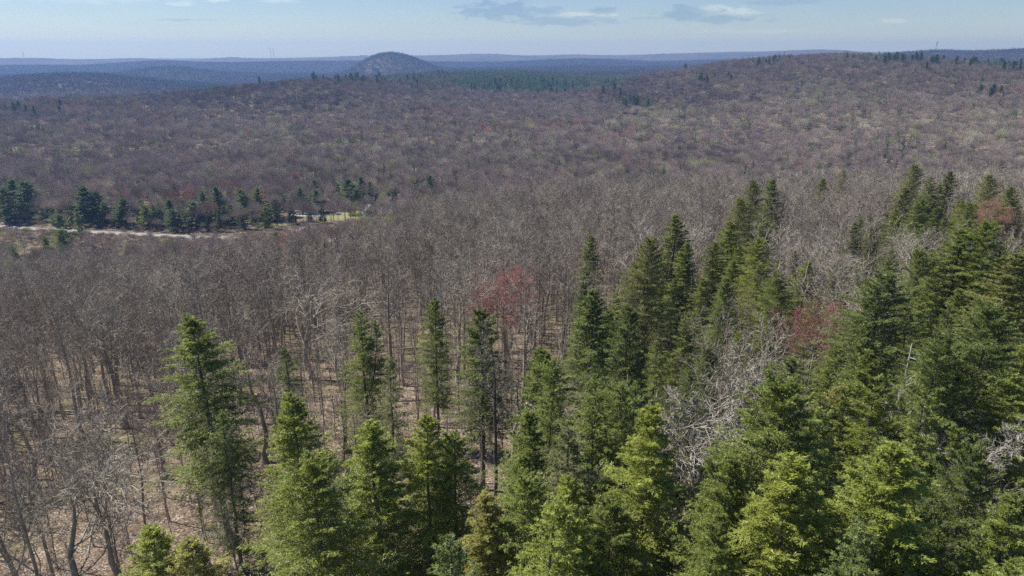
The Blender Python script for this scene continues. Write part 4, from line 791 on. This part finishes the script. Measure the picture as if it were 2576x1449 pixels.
DARKZ = [(620, 245, 260, 30, .7), (1700, 240, 220, 26, .75), (1650, 215, 150, 18, .6), (1750, 380, 120, 20, .5), (2350, 420, 200, 16, .4), (1500, 390, 130, 16, .5)]  # darker crown colours; the band between the hills paints in cloud shadow
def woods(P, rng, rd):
    z = G(P[:, 0], P[:, 1]); px = project(np.column_stack([P, z + 12])); n = len(P)
    con = np.maximum(ell(px, CONIFER_SPOTS), .035 + .20 * np.clip((fbm(P[:, 0] / 60, P[:, 1] / 60, 31) - .5) * 6, 0, 1) * (.5 + .8 * np.clip((px[:, 1] - 270) / 120, 0, 1))); is_con = rng.random(n) < con
    u = rng.random(n)[:, None]; A = np.array((.285, .223, .200)); Bc = np.array((.335, .273, .230)); col = A * u + Bc * (1 - u)
    def blend(mask, c, k): nonlocal col; w_ = (rng.random(n) < mask)[:, None]; col = np.where(w_, np.array(c) * (.85 + .3 * rng.random((n, 1))), col)
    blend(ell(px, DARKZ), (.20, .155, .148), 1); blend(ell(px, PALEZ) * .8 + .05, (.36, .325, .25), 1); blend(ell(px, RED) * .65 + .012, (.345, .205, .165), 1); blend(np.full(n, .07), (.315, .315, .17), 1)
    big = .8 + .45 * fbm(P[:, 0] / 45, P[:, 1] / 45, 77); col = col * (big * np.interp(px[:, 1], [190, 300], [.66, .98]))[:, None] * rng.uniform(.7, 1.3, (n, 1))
    cc = np.array((.112, .150, .066)) * rng.uniform(.7, 1.5, (n, 1)) + rng.uniform(0, .02, (n, 1)) * [1, .8, 0]; stand = ell(px, CONIFER_SPOTS[:6] + CONIFER_SPOTS[7:9]) > .4
    cc = np.where(stand[:, None], np.array((.092, .165, .055)) * rng.uniform(.7, 1.3, (n, 1)), cc)
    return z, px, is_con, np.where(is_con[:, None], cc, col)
def jgrid(rmin, rmax, azr, gap, seed):
    """jittered polar grid with even spacing"""
    rng = rngs(seed); out = []; r = rmin
    while r < rmax:
        n = int(r * math.radians(2 * azr) / gap); a = np.radians(-azr) + (np.arange(n) + rng.random(n)) * gap / r; rr_ = r + rng.uniform(-.6, .6, n) * gap; out.append(np.stack([rr_ * np.sin(a), rr_ * np.cos(a)], 1)); r += gap
    return np.vstack(out)
LAWN = [(680, 568, 34, 9), (860, 545, 60, 10), (910, 540, 22, 8)]
def open_ground(P):
    px = project(np.column_stack([P, G(P[:, 0], P[:, 1])])); m = np.zeros(len(P), bool)
    for (cx_, cy_, rx, ry) in LAWN + [(760, 545, 40, 9), (935, 530, 30, 12), (995, 527, 26, 12), (715, 550, 14, 9)]: m |= np.hypot((px[:, 0] - cx_) / rx, (px[:, 1] - cy_) / ry) < 1
    return m
# middle distance: 270 - 720 m
kM = [far_bare('m%d' % i, 60 + i, 16, 4.0 + .35 * i, 2600, .021, 1.15) for i in range(5)] + [far_conifer('mc%d' % i, 70 + i, 16, 3.0 + .4 * i, 1300, .9, .15) for i in range(3)]
kitM = Kit('valley_shape', [kit_obj(m) for m in kM])
P = jgrid(268, 720, 42, 6.4, 61); P = P[clear_of_road(P, 5.6) & ~open_ground(P)]
D_, I_ = road_dist(P[:, 0], P[:, 1]); below = (np.hypot(P[:, 0], P[:, 1]) < np.hypot(road[I_, 0], road[I_, 1])) & (D_ < 60) & (P[:, 0] < -60)
dd_ = np.array([min((p[0] - q[0]) ** 2 + (p[1] - q[1]) ** 2 for q in pine_spots) for p in P]); P = P[dd_ > 9]
pt = project(np.column_stack([P, G(P[:, 0], P[:, 1]) + 13])); dP = np.hypot(P[:, 0], P[:, 1]); front = (pt[:, 0] > 560) & (pt[:, 0] < 1060) & (dP < 425) & (pt[:, 1] < np.interp(pt[:, 0], LIM_X, LIM_Y)); P = P[~front]
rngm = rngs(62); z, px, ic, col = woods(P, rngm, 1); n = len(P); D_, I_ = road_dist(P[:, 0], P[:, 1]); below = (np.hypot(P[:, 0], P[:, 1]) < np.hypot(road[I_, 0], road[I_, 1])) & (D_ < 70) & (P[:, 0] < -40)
hs = np.where(below, .42, 1.0) * np.where(D_ < 8, .28, np.where(D_ < 13, .6, 1.0)); s_ = rngm.uniform(.7, 1.15, n) * np.where(ic, rngm.uniform(.5, 1.0, n), 1) * hs
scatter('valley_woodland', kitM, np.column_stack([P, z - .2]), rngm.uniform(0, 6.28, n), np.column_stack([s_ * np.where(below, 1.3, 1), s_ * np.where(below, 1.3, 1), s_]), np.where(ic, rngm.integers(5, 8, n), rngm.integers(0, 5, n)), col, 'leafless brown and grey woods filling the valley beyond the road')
Pb = jgrid(290, 560, 40, 2.6, 67); Db, Ib = road_dist(Pb[:, 0], Pb[:, 1]); mb = (Db > 4.6) & (Db < 34) & (rngs(9).random(len(Pb)) < np.interp(Db, [4, 10, 34], [.5, .9, .5])) & ~open_ground(Pb); Pb = Pb[mb]; rngm = rngs(68); nb_ = len(Pb)
sb = rngm.uniform(.10, .26, nb_); cb_ = np.array(((.30, .23, .175), (.26, .20, .165), (.33, .27, .19), (.22, .21, .11)))[rngm.integers(0, 4, nb_)] * rngm.uniform(.8, 1.2, (nb_, 1))
scatter('roadside_brush', kitM, np.column_stack([Pb, G(Pb[:, 0], Pb[:, 1]) - .4]), rngm.uniform(0, 6.28, nb_), np.column_stack([sb * 1.5, sb * 1.5, sb]), rngm.integers(0, 5, nb_), cb_, 'low brown brush along both sides of the valley road')
kF = [far_bare('f%d' % i, 80 + i, 15, 4.6 + .5 * i, 1050, .050, 1.45, True) for i in range(6)] + [far_conifer('fc%d' % i, 90 + i, 16, 3.3 + .4 * i, 420, 1.0, .26) for i in range(3)]
kitF = Kit('hill_shape', [kit_obj(m) for m in kF])
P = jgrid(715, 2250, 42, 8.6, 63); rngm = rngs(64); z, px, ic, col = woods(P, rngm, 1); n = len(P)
s_ = rngm.uniform(.65, 1.25, n) * np.where(ic, rngm.uniform(.6, 1.15, n), 1)
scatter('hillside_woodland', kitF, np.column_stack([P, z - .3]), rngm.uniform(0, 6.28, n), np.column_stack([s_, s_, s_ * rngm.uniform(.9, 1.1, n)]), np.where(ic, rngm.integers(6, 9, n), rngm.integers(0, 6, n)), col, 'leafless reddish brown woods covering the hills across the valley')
kitC = Kit('far_shape', [kit_obj(clump_mesh('k%d' % i, 100 + i, [0, 0, .15, .9, 1.0][i])) for i in range(5)])
P = jgrid(2240, 6200, 40, 21, 65); rngm = rngs(66); n = len(P); z = G(P[:, 0], P[:, 1]); px = project(np.column_stack([P, z + 12]))
FC = [(450, 203, 110, 8, .9), (250, 186, 200, 5, .6), (400, 170, 110, 10, .6), (1000, 140, 45, 20, .55), (1030, 150, 40, 12, .6), (925, 160, 20, 14, .6), (1250, 180, 160, 8, .6), (1450, 155, 120, 6, .6), (1500, 175, 150, 8, .5), (600, 172, 120, 6, .3), (2400, 128, 200, 6, .25)]
con = np.maximum(ell(px, FC), np.clip((fbm(P[:, 0] / 330, P[:, 1] / 330, 55) - .53) * 7, 0, .75)); ic = rngm.random(n) < con
col = np.where(ic[:, None], np.array((.036, .06, .036)), np.array((.125, .098, .098))) * rngm.uniform(.75, 1.25, (n, 1)) * (.75 + .5 * fbm(P[:, 0] / 200, P[:, 1] / 200, 78))[:, None]
scatter('distant_forest', kitC, np.column_stack([P, z - 1]), rngm.uniform(0, 6.28, n), np.repeat(rngm.uniform(.8, 1.15, (n, 1)), 3, 1), np.where(ic, rngm.integers(3, 5, n), rngm.integers(0, 3, n)), col, 'hazy blue forest on the hills towards the horizon')

# ------------------------------------------------------------------ road, lawn, drive
def ribbon(name, line, zs, half0, half1, lift, m, label):
    T = np.gradient(line, axis=0); T = unit(T); Nn = np.stack([T[:, 1], -T[:, 0]], 1); A = line + Nn * half0; B_ = line + Nn * half1; n = len(line)
    V = np.vstack([np.column_stack([A, zs + lift]), np.column_stack([B_, zs + lift])]); k = np.arange(n - 1)
    o = link(name, mesh_np(name, V, np.stack([k, k + 1, k + 1 + n, k + n], 1), None, True, [m])); tag(o, label, kind='structure'); return o
M_ASPH = flat_mat('worn_asphalt', (.25, .245, .24), .75, noise=.10, scale=.4, spec=.5)
M_WHITE = flat_mat('white_paint', (.78, .78, .76), .5, noise=.08); M_YEL = flat_mat('yellow_paint', (.65, .45, .08), .6, noise=.1)
ribbon('road', road, rz, -3.3, 3.3, .06, M_ASPH, 'pale worn two-lane road curving through the valley')
for a, b, m, nm, lb in ((-2.95, -2.82, M_WHITE, 'road_marking', 'white line along the far edge of the road'), (2.82, 2.95, M_WHITE, 'road_marking', 'white line along the near edge of the road'), (-.16, -.05, M_YEL, 'road_marking', 'far stripe of the yellow centre line'), (.05, .16, M_YEL, 'road_marking', 'near stripe of the yellow centre line')):
    ribbon(nm, road, rz, a, b, .064, m, lb)
M_STEEL = flat_mat('galvanised_steel', (.30, .30, .30), .45, .7); M_POST = flat_mat('treated_post', (.16, .13, .10), .9)
T = unit(np.gradient(road, axis=0)); NN = np.stack([T[:, 1], -T[:, 0]], 1); side = 1 if NN[40, 1] < 0 else -1; rl = road + NN * 4.3 * side; sl = slice(6, 118)
e = empty('guard_rail', (*rl[60], rz[60])); tag(e, 'low steel guard rail on posts along the near edge of the road', 'guard rail')
b = MB(); L0 = np.column_stack([rl[sl] - rl[60], rz[sl] - rz[60] + .62]); b.tubes(L0[None], np.full((1, len(L0)), .12), 6); link('rail', b.mesh('rail', [M_STEEL]), e)
pm = MB().box((0, 0, .3), (.18, .18, 1.1)).mesh('rail_post', [M_POST])
for k in range(6, 118, 2): link('post', pm, e, (rl[k, 0] - rl[60, 0], rl[k, 1] - rl[60, 1], rz[k] - rz[60]))
M_LAWN = flat_mat('spring_grass', (.235, .225, .115), .95, noise=.3, scale=.35, spec=0)
M_GRAVEL = flat_mat('pale_gravel', (.50, .48, .45), .95, noise=.15, scale=2, spec=0)
def patch(name, cx_, cy_, rx, ry, m, label, lift=.25, seed=0):
    c = hit(cx_, cy_); A_ = hit(cx_ + rx, cy_)[0] - c[0]; Bv = abs(hit(cx_, cy_ - ry)[1] - hit(cx_, cy_ + ry)[1]) / 2; nr, na = 9, 36
    V = []
    for i in range(nr + 1):
        for j in range(na):
            a = j / na * 2 * math.pi; w_ = 1 + .18 * math.sin(3 * a + seed) + .1 * math.sin(7 * a + seed * 2); x_ = c[0] + A_ * w_ * i / nr * math.cos(a); y_ = c[1] + Bv * w_ * i / nr * math.sin(a); V.append((x_, y_, g1(x_, y_) + lift * (1 if i < nr else -1.5)))
    q = [(i * na + j, i * na + (j + 1) % na, (i + 1) * na + (j + 1) % na, (i + 1) * na + j) for i in range(nr) for j in range(na)]
    tag(link(name, mesh_np(name, V, q, None, True, [m])), label, kind='structure')
patch('lawn', 680, 568, 40, 10, M_LAWN, 'yellowish spring lawn beside the road', seed=1)
patch('lawn', 868, 545, 62, 9, M_LAWN, 'lawn in front of the grey house', seed=2)
patch('driveway', 772, 541, 44, 4, M_GRAVEL, 'pale gravel parking place by the tan shed', .35, 3)
patch('driveway', 757, 578, 9, 7, M_GRAVEL, 'short pale gravel drive leading up from the road', .35, 4)

# ------------------------------------------------------------------ houses, shed, vehicles, shrubs
M_ROOF = flat_mat('grey_shingles', (.20, .20, .21), .9, noise=.2, scale=6); M_SIDING = flat_mat('grey_siding', (.36, .36, .36), .8, noise=.1); M_TRIM = flat_mat('white_trim', (.75, .75, .73), .6); M_TAN = flat_mat('tan_boards', (.50, .36, .25), .85, noise=.15); M_GLASS = flat_mat('window_glass', (.03, .035, .04), .15, spec=.6, noise=.02); M_DOOR = flat_mat('door_paint', (.25, .07, .05), .6)
def house(name, c, w_, d_, h_, rise, rz_, wall, roof, label, cat, windows=True):
    e = empty(name, (c[0], c[1], g1(c[0], c[1]) - .2), rz_); tag(e, label, cat)
    b = MB(); b.box((0, 0, h_ / 2), (w_, d_, h_)); b.add([(-w_ / 2, -d_ / 2, h_), (-w_ / 2, d_ / 2, h_), (-w_ / 2, 0, h_ + rise), (w_ / 2, -d_ / 2, h_), (w_ / 2, d_ / 2, h_), (w_ / 2, 0, h_ + rise)], t=[(0, 2, 1), (3, 4, 5)]); link('wall', b.mesh('wall', [wall]), e)
    b = MB(); ov = .45
    for s in (-1, 1):
        y0, z0 = s * (d_ / 2 + ov), h_ - ov * rise / (d_ / 2); y1, z1 = 0, h_ + rise + .06; x = w_ / 2 + ov
        b.add([(-x, y0, z0), (x, y0, z0), (x, y1, z1), (-x, y1, z1), (-x, y0, z0 + .2), (x, y0, z0 + .2), (x, y1, z1 + .2), (-x, y1, z1 + .2)], [(0, 1, 2, 3), (4, 7, 6, 5), (0, 4, 5, 1), (0, 3, 7, 4), (1, 5, 6, 2)])
    rf = link('roof', b.mesh('roof', [roof]), e)
    b = MB()
    for s in (-1, 1):
        for x in (-w_ / 2 - ov - .03, w_ / 2 + ov + .03): b.tubes(np.array([[(x, s * (d_ / 2 + ov), h_ - ov * rise / (d_ / 2)), (x, 0, h_ + rise + .1)]]), np.array([[.14, .14]]), 4)
    link('rake_trim', b.mesh('rake_trim', [M_TRIM]), rf)
    if windows:
        link('chimney', MB().box((w_ * .2, .3, h_ + rise + .3), (.8, .8, 1.8)).mesh('chimney', [M_DOOR]), rf)
        link('door', MB().box((0, -d_ / 2 - .03, 1.15), (1.0, .08, 2.1)).mesh('door', [M_DOOR]), e)
        for x in (-.36, -.18, .2, .37):
            wn_ = link('window', MB().box((x * w_, -d_ / 2 - .03, h_ * .55), (1.15, .08, 1.4)).mesh('window', [M_TRIM]), e); link('pane', MB().box((x * w_, -d_ / 2 - .06, h_ * .55), (.9, .06, 1.15)).mesh('pane', [M_GLASS]), wn_)
        for s in (-1, 1):
            wn_ = link('window', MB().box((s * (w_ / 2 + .03), 0, h_ * .6), (.08, 1.15, 1.4)).mesh('window', [M_TRIM]), e); link('pane', MB().box((s * (w_ / 2 + .06), 0, h_ * .6), (.06, .9, 1.15)).mesh('pane', [M_GLASS]), wn_)
    return e
house('house', hit(924, 541), 11, 8, 4.6, 3.2, -.9, M_SIDING, M_ROOF, 'grey house with gable roof beside the yellow forsythia', 'house')
house('house', hit(980, 542), 9, 7, 4.4, 3.2, 1.35, M_SIDING, M_ROOF, 'second grey house with white gable trim half hidden by bare trees', 'house')
house('shed', hit(713, 552), 5, 4, 2.6, 1.4, .6, M_TAN, M_TAN, 'small tan wooden shed at the edge of the pines', 'shed', False)
house('shed', hit(883, 532), 5, 4, 2.6, 1.4, .2, M_SIDING, M_ROOF, 'small grey roofed shed left of the forsythia', 'shed', False)
M_CARW = flat_mat('white_car_paint', (.80, .80, .79), .25, noise=.02, spec=.6); M_TYRE = flat_mat('tyre_rubber', (.02, .02, .02), .9); M_RIM = flat_mat('wheel_rim', (.5, .5, .5), .3, .9)
def vehicle(name, c, l_, h_, rz_, label, cat, van=False):
    e = empty(name, (c[0], c[1], g1(c[0], c[1]) + .4), rz_); tag(e, label, cat); w_ = 1.85; hl = l_ / 2
    prof = [(-hl, .35), (hl, .35), (hl, .85), (hl * .95, 1.0), (hl * .45, 1.08), (hl * .15, h_), (-hl * .8, h_), (-hl * .97, 1.1), (-hl, .9)] if not van else [(-hl, .4), (hl, .4), (hl, 1.0), (hl * .8, 1.25), (hl * .6, h_), (-hl, h_)]
    n = len(prof); V = [(x, -w_ / 2, z) for x, z in prof] + [(x, w_ / 2, z) for x, z in prof]; b = MB(); b.add(V, [(i, (i + 1) % n, (i + 1) % n + n, i + n) for i in range(n)])
    cx_, cz_ = np.mean([p[0] for p in prof]), np.mean([p[1] for p in prof]); b.add(V + [(cx_, -w_ / 2, cz_), (cx_, w_ / 2, cz_)], t=[(i, 2 * n, (i + 1) % n) for i in range(n)] + [(i + n, (i + 1) % n + n, 2 * n + 1) for i in range(n)]); link('body', b.mesh('body', [M_CARW]), e)
    for s in (-1, 1): link('side_window', MB().box((-hl * .25, s * (w_ / 2 + .005), h_ * .78), (l_ * .5, .03, h_ * .2)).mesh('side_window', [M_GLASS]), e)
    link('windscreen', MB().add([(hl * .47, -.75, 1.12), (hl * .47, .75, 1.12), (hl * .19, .7, h_ - .03), (hl * .19, -.7, h_ - .03)], [(0, 1, 2, 3)]).mesh('windscreen', [M_GLASS]), e) if not van else link('windscreen', MB().add([(hl * .81, -.8, 1.27), (hl * .81, .8, 1.27), (hl * .62, .75, h_ - .1), (hl * .62, -.75, h_ - .1)], [(0, 1, 2, 3)]).mesh('windscreen', [M_GLASS]), e)
    for sx_ in (-.62, .62):
        for s in (-1, 1):
            p0 = np.array((hl * sx_, s * (w_ / 2 - .12), .34)); p1 = np.array((hl * sx_, s * (w_ / 2 + .06), .34)); wl = link('wheel', MB().tubes(np.array([[p0, p0, p1, p1]]) + np.array([0, 0, 0]), np.array([[0, .34, .34, .2]]), 12).mesh('wheel', [M_TYRE]), e); link('rim', MB().tubes(np.array([[p1, p1 + [0, s * .02, 0]]]), np.array([[.2, .01]]), 10).mesh('rim', [M_RIM]), wl)
    for s in (-1, 1): link('headlight', MB().box((hl * .99, s * .62, .78), (.06, .3, .14)).mesh('headlight', [M_TRIM]), e)
    return e
vehicle('parked_van', hit(749, 541), 5.6, 2.5, 2.9, 'white van parked by the tan shed', 'van', True)
vehicle('parked_car', hit(774, 541), 4.5, 1.6, .3, 'white car parked between the van and the far car', 'car')
vehicle('parked_car', hit(792, 539), 4.4, 1.5, .1, 'white car parked furthest from the tan shed', 'car')
vehicle('parked_car', hit(850, 540), 4.5, 1.6, 1.9, 'white car standing alone on the lawn before the grey house', 'car')
def shrub(name, c, R, H, tint, label, seed):
    rng = rngs(seed); n = 1500; d = unit(rng.normal(size=(n, 3))); d[:, 2] = np.abs(d[:, 2]); A = d * np.array([R, R, H]) * rng.random((n, 1)) ** .35; Dv = unit(d + rng.normal(size=(n, 3)) * .7) * .35; W = unit(np.cross(Dv, rng.normal(size=(n, 3)))) * .12
    e = empty(name, (c[0], c[1], g1(c[0], c[1]))); tag(e, label, 'shrub'); b = MB(); b.leaves(A, Dv, W); link('foliage', b.mesh('foliage', [M_BUD]), e, tint=tint)
    k = 14; ends = A[:k]; b = MB(); b.tubes(np.stack([np.zeros((k, 3)), ends * [.4, .4, .6], ends], 1), np.array([[.05, .03, .01]]).repeat(k, 0), 4); link('stem', b.mesh('stem', [M_CBARK]), e)
shrub('forsythia_shrub', hit(903, 537), 2.0, 3.2, (.85, .60, .02), 'bright yellow flowering forsythia beside the grey house', 1)
shrub('green_shrub', hit(905, 544), 2.6, 2.0, (.20, .34, .06), 'fresh green shrub below the yellow forsythia', 2)
shrub('green_shrub', hit(886, 544), 2.6, 3.6, (.32, .33, .10), 'yellowish green shrub left of the forsythia', 3)

# ------------------------------------------------------------------ snags, fallen logs
def snag(name, p, H, lean, label, seed, stubs=26, r=.22):
    rng = rngs(seed); e = empty(name, (p[0], p[1], g1(p[0], p[1]) - .2)); tag(e, label, 'dead tree'); K = 8; t = np.linspace(0, 1, K)
    P0 = np.stack([lean[0] * t * H + rng.normal(size=K) * .05, lean[1] * t * H, t * H], 1)[None]; b = MB(); b.tubes(P0, (r * (1 - t * .75))[None], 7); link('trunk', b.mesh('trunk', [M_SNAG], True), e)
    if stubs:
        P1, s, _ = grow(P0, stubs, .3, .98, (60, 95), lambda s: 1.9 * (1.15 - s) + .25, 4, .12, .03, rng); b = MB(); b.tubes(P1, np.full((len(P1), 1), .035) * np.linspace(1, .3, 4)[None], 4); link('branch_stubs', b.mesh('branch_stubs', [M_SNAG]), e)
p = hit(2291, 858, 19); snag('dead_snag', p, 19, (.01, 0), 'whitish dead snag with short branch stubs among dark hemlocks', 5)
p = hit(1668, 1042, 15); snag('broken_snag', p, 15, (-.12, 0), 'leaning broken snag behind the bright yellow-green hemlock', 6, 0, .42)
LOGS = [(59, 1041, 205, 1036, 'pale fallen trunk across the mossy clearing at left'), (45, 1062, 110, 1054, 'short fallen limb just below the pale fallen trunk'), (185, 1005, 240, 1003, 'fallen log lying above the pale fallen trunk'), (250, 1150, 330, 1148, 'fallen log on the leaf litter at lower left'), (940, 795, 1005, 792, 'dark fallen log behind the double-trunked tree'), (1000, 880, 1060, 878, 'fallen log in the grassy clearing'), (1090, 1215, 1150, 1222, 'fallen log between the front hemlocks')]
for i, (x0, y0, x1, y1, lab) in enumerate(LOGS):
    a, c = hit(x0, y0), hit(x1, y1); t = np.linspace(0, 1, 9)[:, None]; L = a * (1 - t) + c * t; L[:, 1] += np.sin(t[:, 0] * 5 + i) * .35; L[:, 2] = G(L[:, 0], L[:, 1]) + .22; o0 = L[0].copy(); e = empty('fallen_log', o0); tag(e, lab, 'log', 'fallen logs')
    b = MB(); b.tubes((L - o0)[None], np.linspace(.24, .12, 9)[None], 7); link('trunk', b.mesh('trunk', [M_LIMB], True), e, tint=(.25, .21, .18))
    P1, s, _ = grow((L - o0)[None], 7, .45, 1, (30, 70), lambda s: 1.6 + 0 * s, 4, .2, .1, rngs(i)); b = MB(); b.tubes(P1, np.full((7, 1), .05) * np.linspace(1, .3, 4)[None], 4); link('broken_branches', b.mesh('broken_branches', [M_LIMB]), e, tint=(.28, .25, .22))

# dead leaves and sticks lying on the near forest floor
rl_ = rngs(91); n = 60000; d_ = np.sqrt(rl_.uniform(32 ** 2, 125 ** 2, n)); a_ = np.radians(rl_.uniform(-42, 12, n)); X, Y = d_ * np.sin(a_), d_ * np.cos(a_); k_ = fbm(X / 3, Y / 3, 12) > .46; X, Y = X[k_], Y[k_]; n = len(X); Zl = G(X, Y) + .03
A = np.column_stack([X, Y, Zl]); th = rl_.uniform(0, 6.28, n); Dv = np.column_stack([np.cos(th), np.sin(th), rl_.normal(size=n) * .35 + .15]) * rl_.uniform(.12, .26, (n, 1)); W = np.column_stack([-np.sin(th), np.cos(th), rl_.normal(size=n) * .4]) * rl_.uniform(.04, .08, (n, 1))
b = MB(); third = n // 3
for i in range(3): sl_ = slice(i * third, (i + 1) * third); b.leaves(A[sl_], Dv[sl_], W[sl_], m=i)
ns = 1500; sX, sY = X[:ns], Y[:ns]; th = rl_.uniform(0, 6.28, ns); ln_ = rl_.uniform(.6, 2.6, ns); P0_ = np.column_stack([sX, sY, G(sX, sY) + .05]); x1, y1 = sX + np.cos(th) * ln_, sY + np.sin(th) * ln_; P1_ = np.column_stack([x1, y1, G(x1, y1) + rl_.uniform(.03, .35, ns)])
b.tubes(np.stack([P0_, P1_], 1), np.column_stack([rl_.uniform(.02, .05, ns), np.full(ns, .012)]), 3, m=3)
tag(link('leaf_litter', b.mesh('leaf_litter', [flat_mat('pale_dead_leaf', (.42, .34, .26), .8), flat_mat('brown_dead_leaf', (.20, .14, .10), .8), flat_mat('rust_dead_leaf', (.28, .16, .10), .8), flat_mat('fallen_stick', (.26, .23, .20), .9)])), 'dead leaves and sticks lying under the bare trees', kind='stuff')

# ------------------------------------------------------------------ turbines and masts on the skyline
M_TURB = flat_mat('turbine_white', (.62, .63, .64), .5, noise=.03)
def turbine(x, dist, rot, yaw, label):
    d = ray(x, 149); h = math.hypot(d[0], d[1]); X, Y = d[0] / h * dist, d[1] / h * dist; e = empty('wind_turbine', (X, Y, g1(X, Y)), yaw); tag(e, label, 'wind turbine', 'wind turbines on the skyline')
    t = np.linspace(0, 1, 8); link('tower', MB().tubes(np.stack([0 * t, 0 * t, t * 98], 1)[None], (3.0 - 1.5 * t)[None], 14).mesh('tower', [M_TURB], True), e); link('nacelle', MB().box((0, 2, 99.5), (4, 11, 4.2)).mesh('nacelle', [M_TURB]), e)
    hb = link('hub', MB().tubes(np.array([[(0, -3.2, 99.5), (0, -4.5, 99.5), (0, -6.2, 99.5)]]), np.array([[2.0, 1.9, .2]]), 12).mesh('hub', [M_TURB], True), e)
    for k in range(3):
        a = rot + k * 2 * math.pi / 3; u = np.array((math.sin(a), 0, math.cos(a))); v = np.array((math.cos(a), 0, -math.sin(a))); s = np.linspace(0, 1, 7); ch = np.interp(s, [0, .15, 1], [1.2, 2.4, .4]); c = np.array((0, -4.6, 99.5)) + u * (1.5 + 46 * s[:, None])
        V = np.concatenate([c + v * ch[:, None], c - v * ch[:, None] * .7, c + np.array((0, -.5, 0)) * (1.2 - s[:, None])]); n = 7; q = [(i, i + 1, i + 1 + 2 * n, i + 2 * n) for i in range(6)] + [(i + 2 * n, i + 1 + 2 * n, i + 1 + n, i + n) for i in range(6)] + [(i + n, i + 1 + n, i + 1, i) for i in range(6)]; link('blade', mesh_np('blade', V, q, None, True, [M_TURB]), e)
turbine(682.5, 8000, -1.05, .5, 'left one of two white wind turbines on the far ridge'); turbine(689.5, 8300, .45, -.6, 'right one of two white wind turbines on the far ridge')
def mast(x, y, dist, H, w_, label, plat):
    d = ray(x, y); h = math.hypot(d[0], d[1]); X, Y = d[0] / h * dist, d[1] / h * dist; e = empty('lattice_mast', (X, Y, g1(X, Y))); tag(e, label, 'mast'); b = MB(); t = np.linspace(0, 1, 9); cs = [(-1, -1), (1, -1), (1, 1), (-1, 1)]; wz = w_ * (1 - .7 * t) / 2
    for c in cs: b.tubes(np.stack([c[0] * wz, c[1] * wz, t * H], 1)[None], np.full((1, 9), .35), 4)
    link('leg_frame', b.mesh('leg_frame', [M_STEEL]), e); b = MB()
    for i in range(8):
        for k in range(4):
            a, c = cs[k], cs[(k + 1) % 4]; b.tubes(np.array([[(a[0] * wz[i], a[1] * wz[i], t[i] * H), (c[0] * wz[i + 1], c[1] * wz[i + 1], t[i + 1] * H)]]), np.full((1, 2), .22), 3)
    link('bracing', b.mesh('bracing', [M_STEEL]), e); link('antenna_head', MB().box((0, 0, H + .5), (plat, plat, 3)).box((0, 0, H + 5), (.5, .5, 8)).mesh('antenna_head', [M_STEEL]), e)
mast(2355, 122, 3850, 44, 6, 'thin antenna mast on the ridge at upper right', 3); mast(60, 145, 8100, 48, 9, 'tiny lookout tower on the far ridge at left', 9)

# ------------------------------------------------------------------ air
zmin = float(HZ.min()) - 1.5; zmax = 262.0; S = 15500
m, nt = mat('air'); m.cycles.volume_sampling = 'DISTANCE'; pv = N_(nt, 'ShaderNodeVolumePrincipled'); pv.inputs['Color'].default_value = (.27, .46, .93, 1); pv.inputs['Absorption Color'].default_value = (.45, .45, .45, 1); pv.inputs['Density'].default_value = HAZE_DENSITY; pv.inputs['Anisotropy'].default_value = .2
nt.links.new(pv.outputs[0], N_(nt, 'ShaderNodeOutputMaterial').inputs['Volume'])
tag(link('haze', MB().box((0, 0, (zmin + zmax) / 2), (2 * S, 2 * S, zmax - zmin)).mesh('haze', [m])), 'thin blue haze between the near slope and the far hills', kind='stuff')
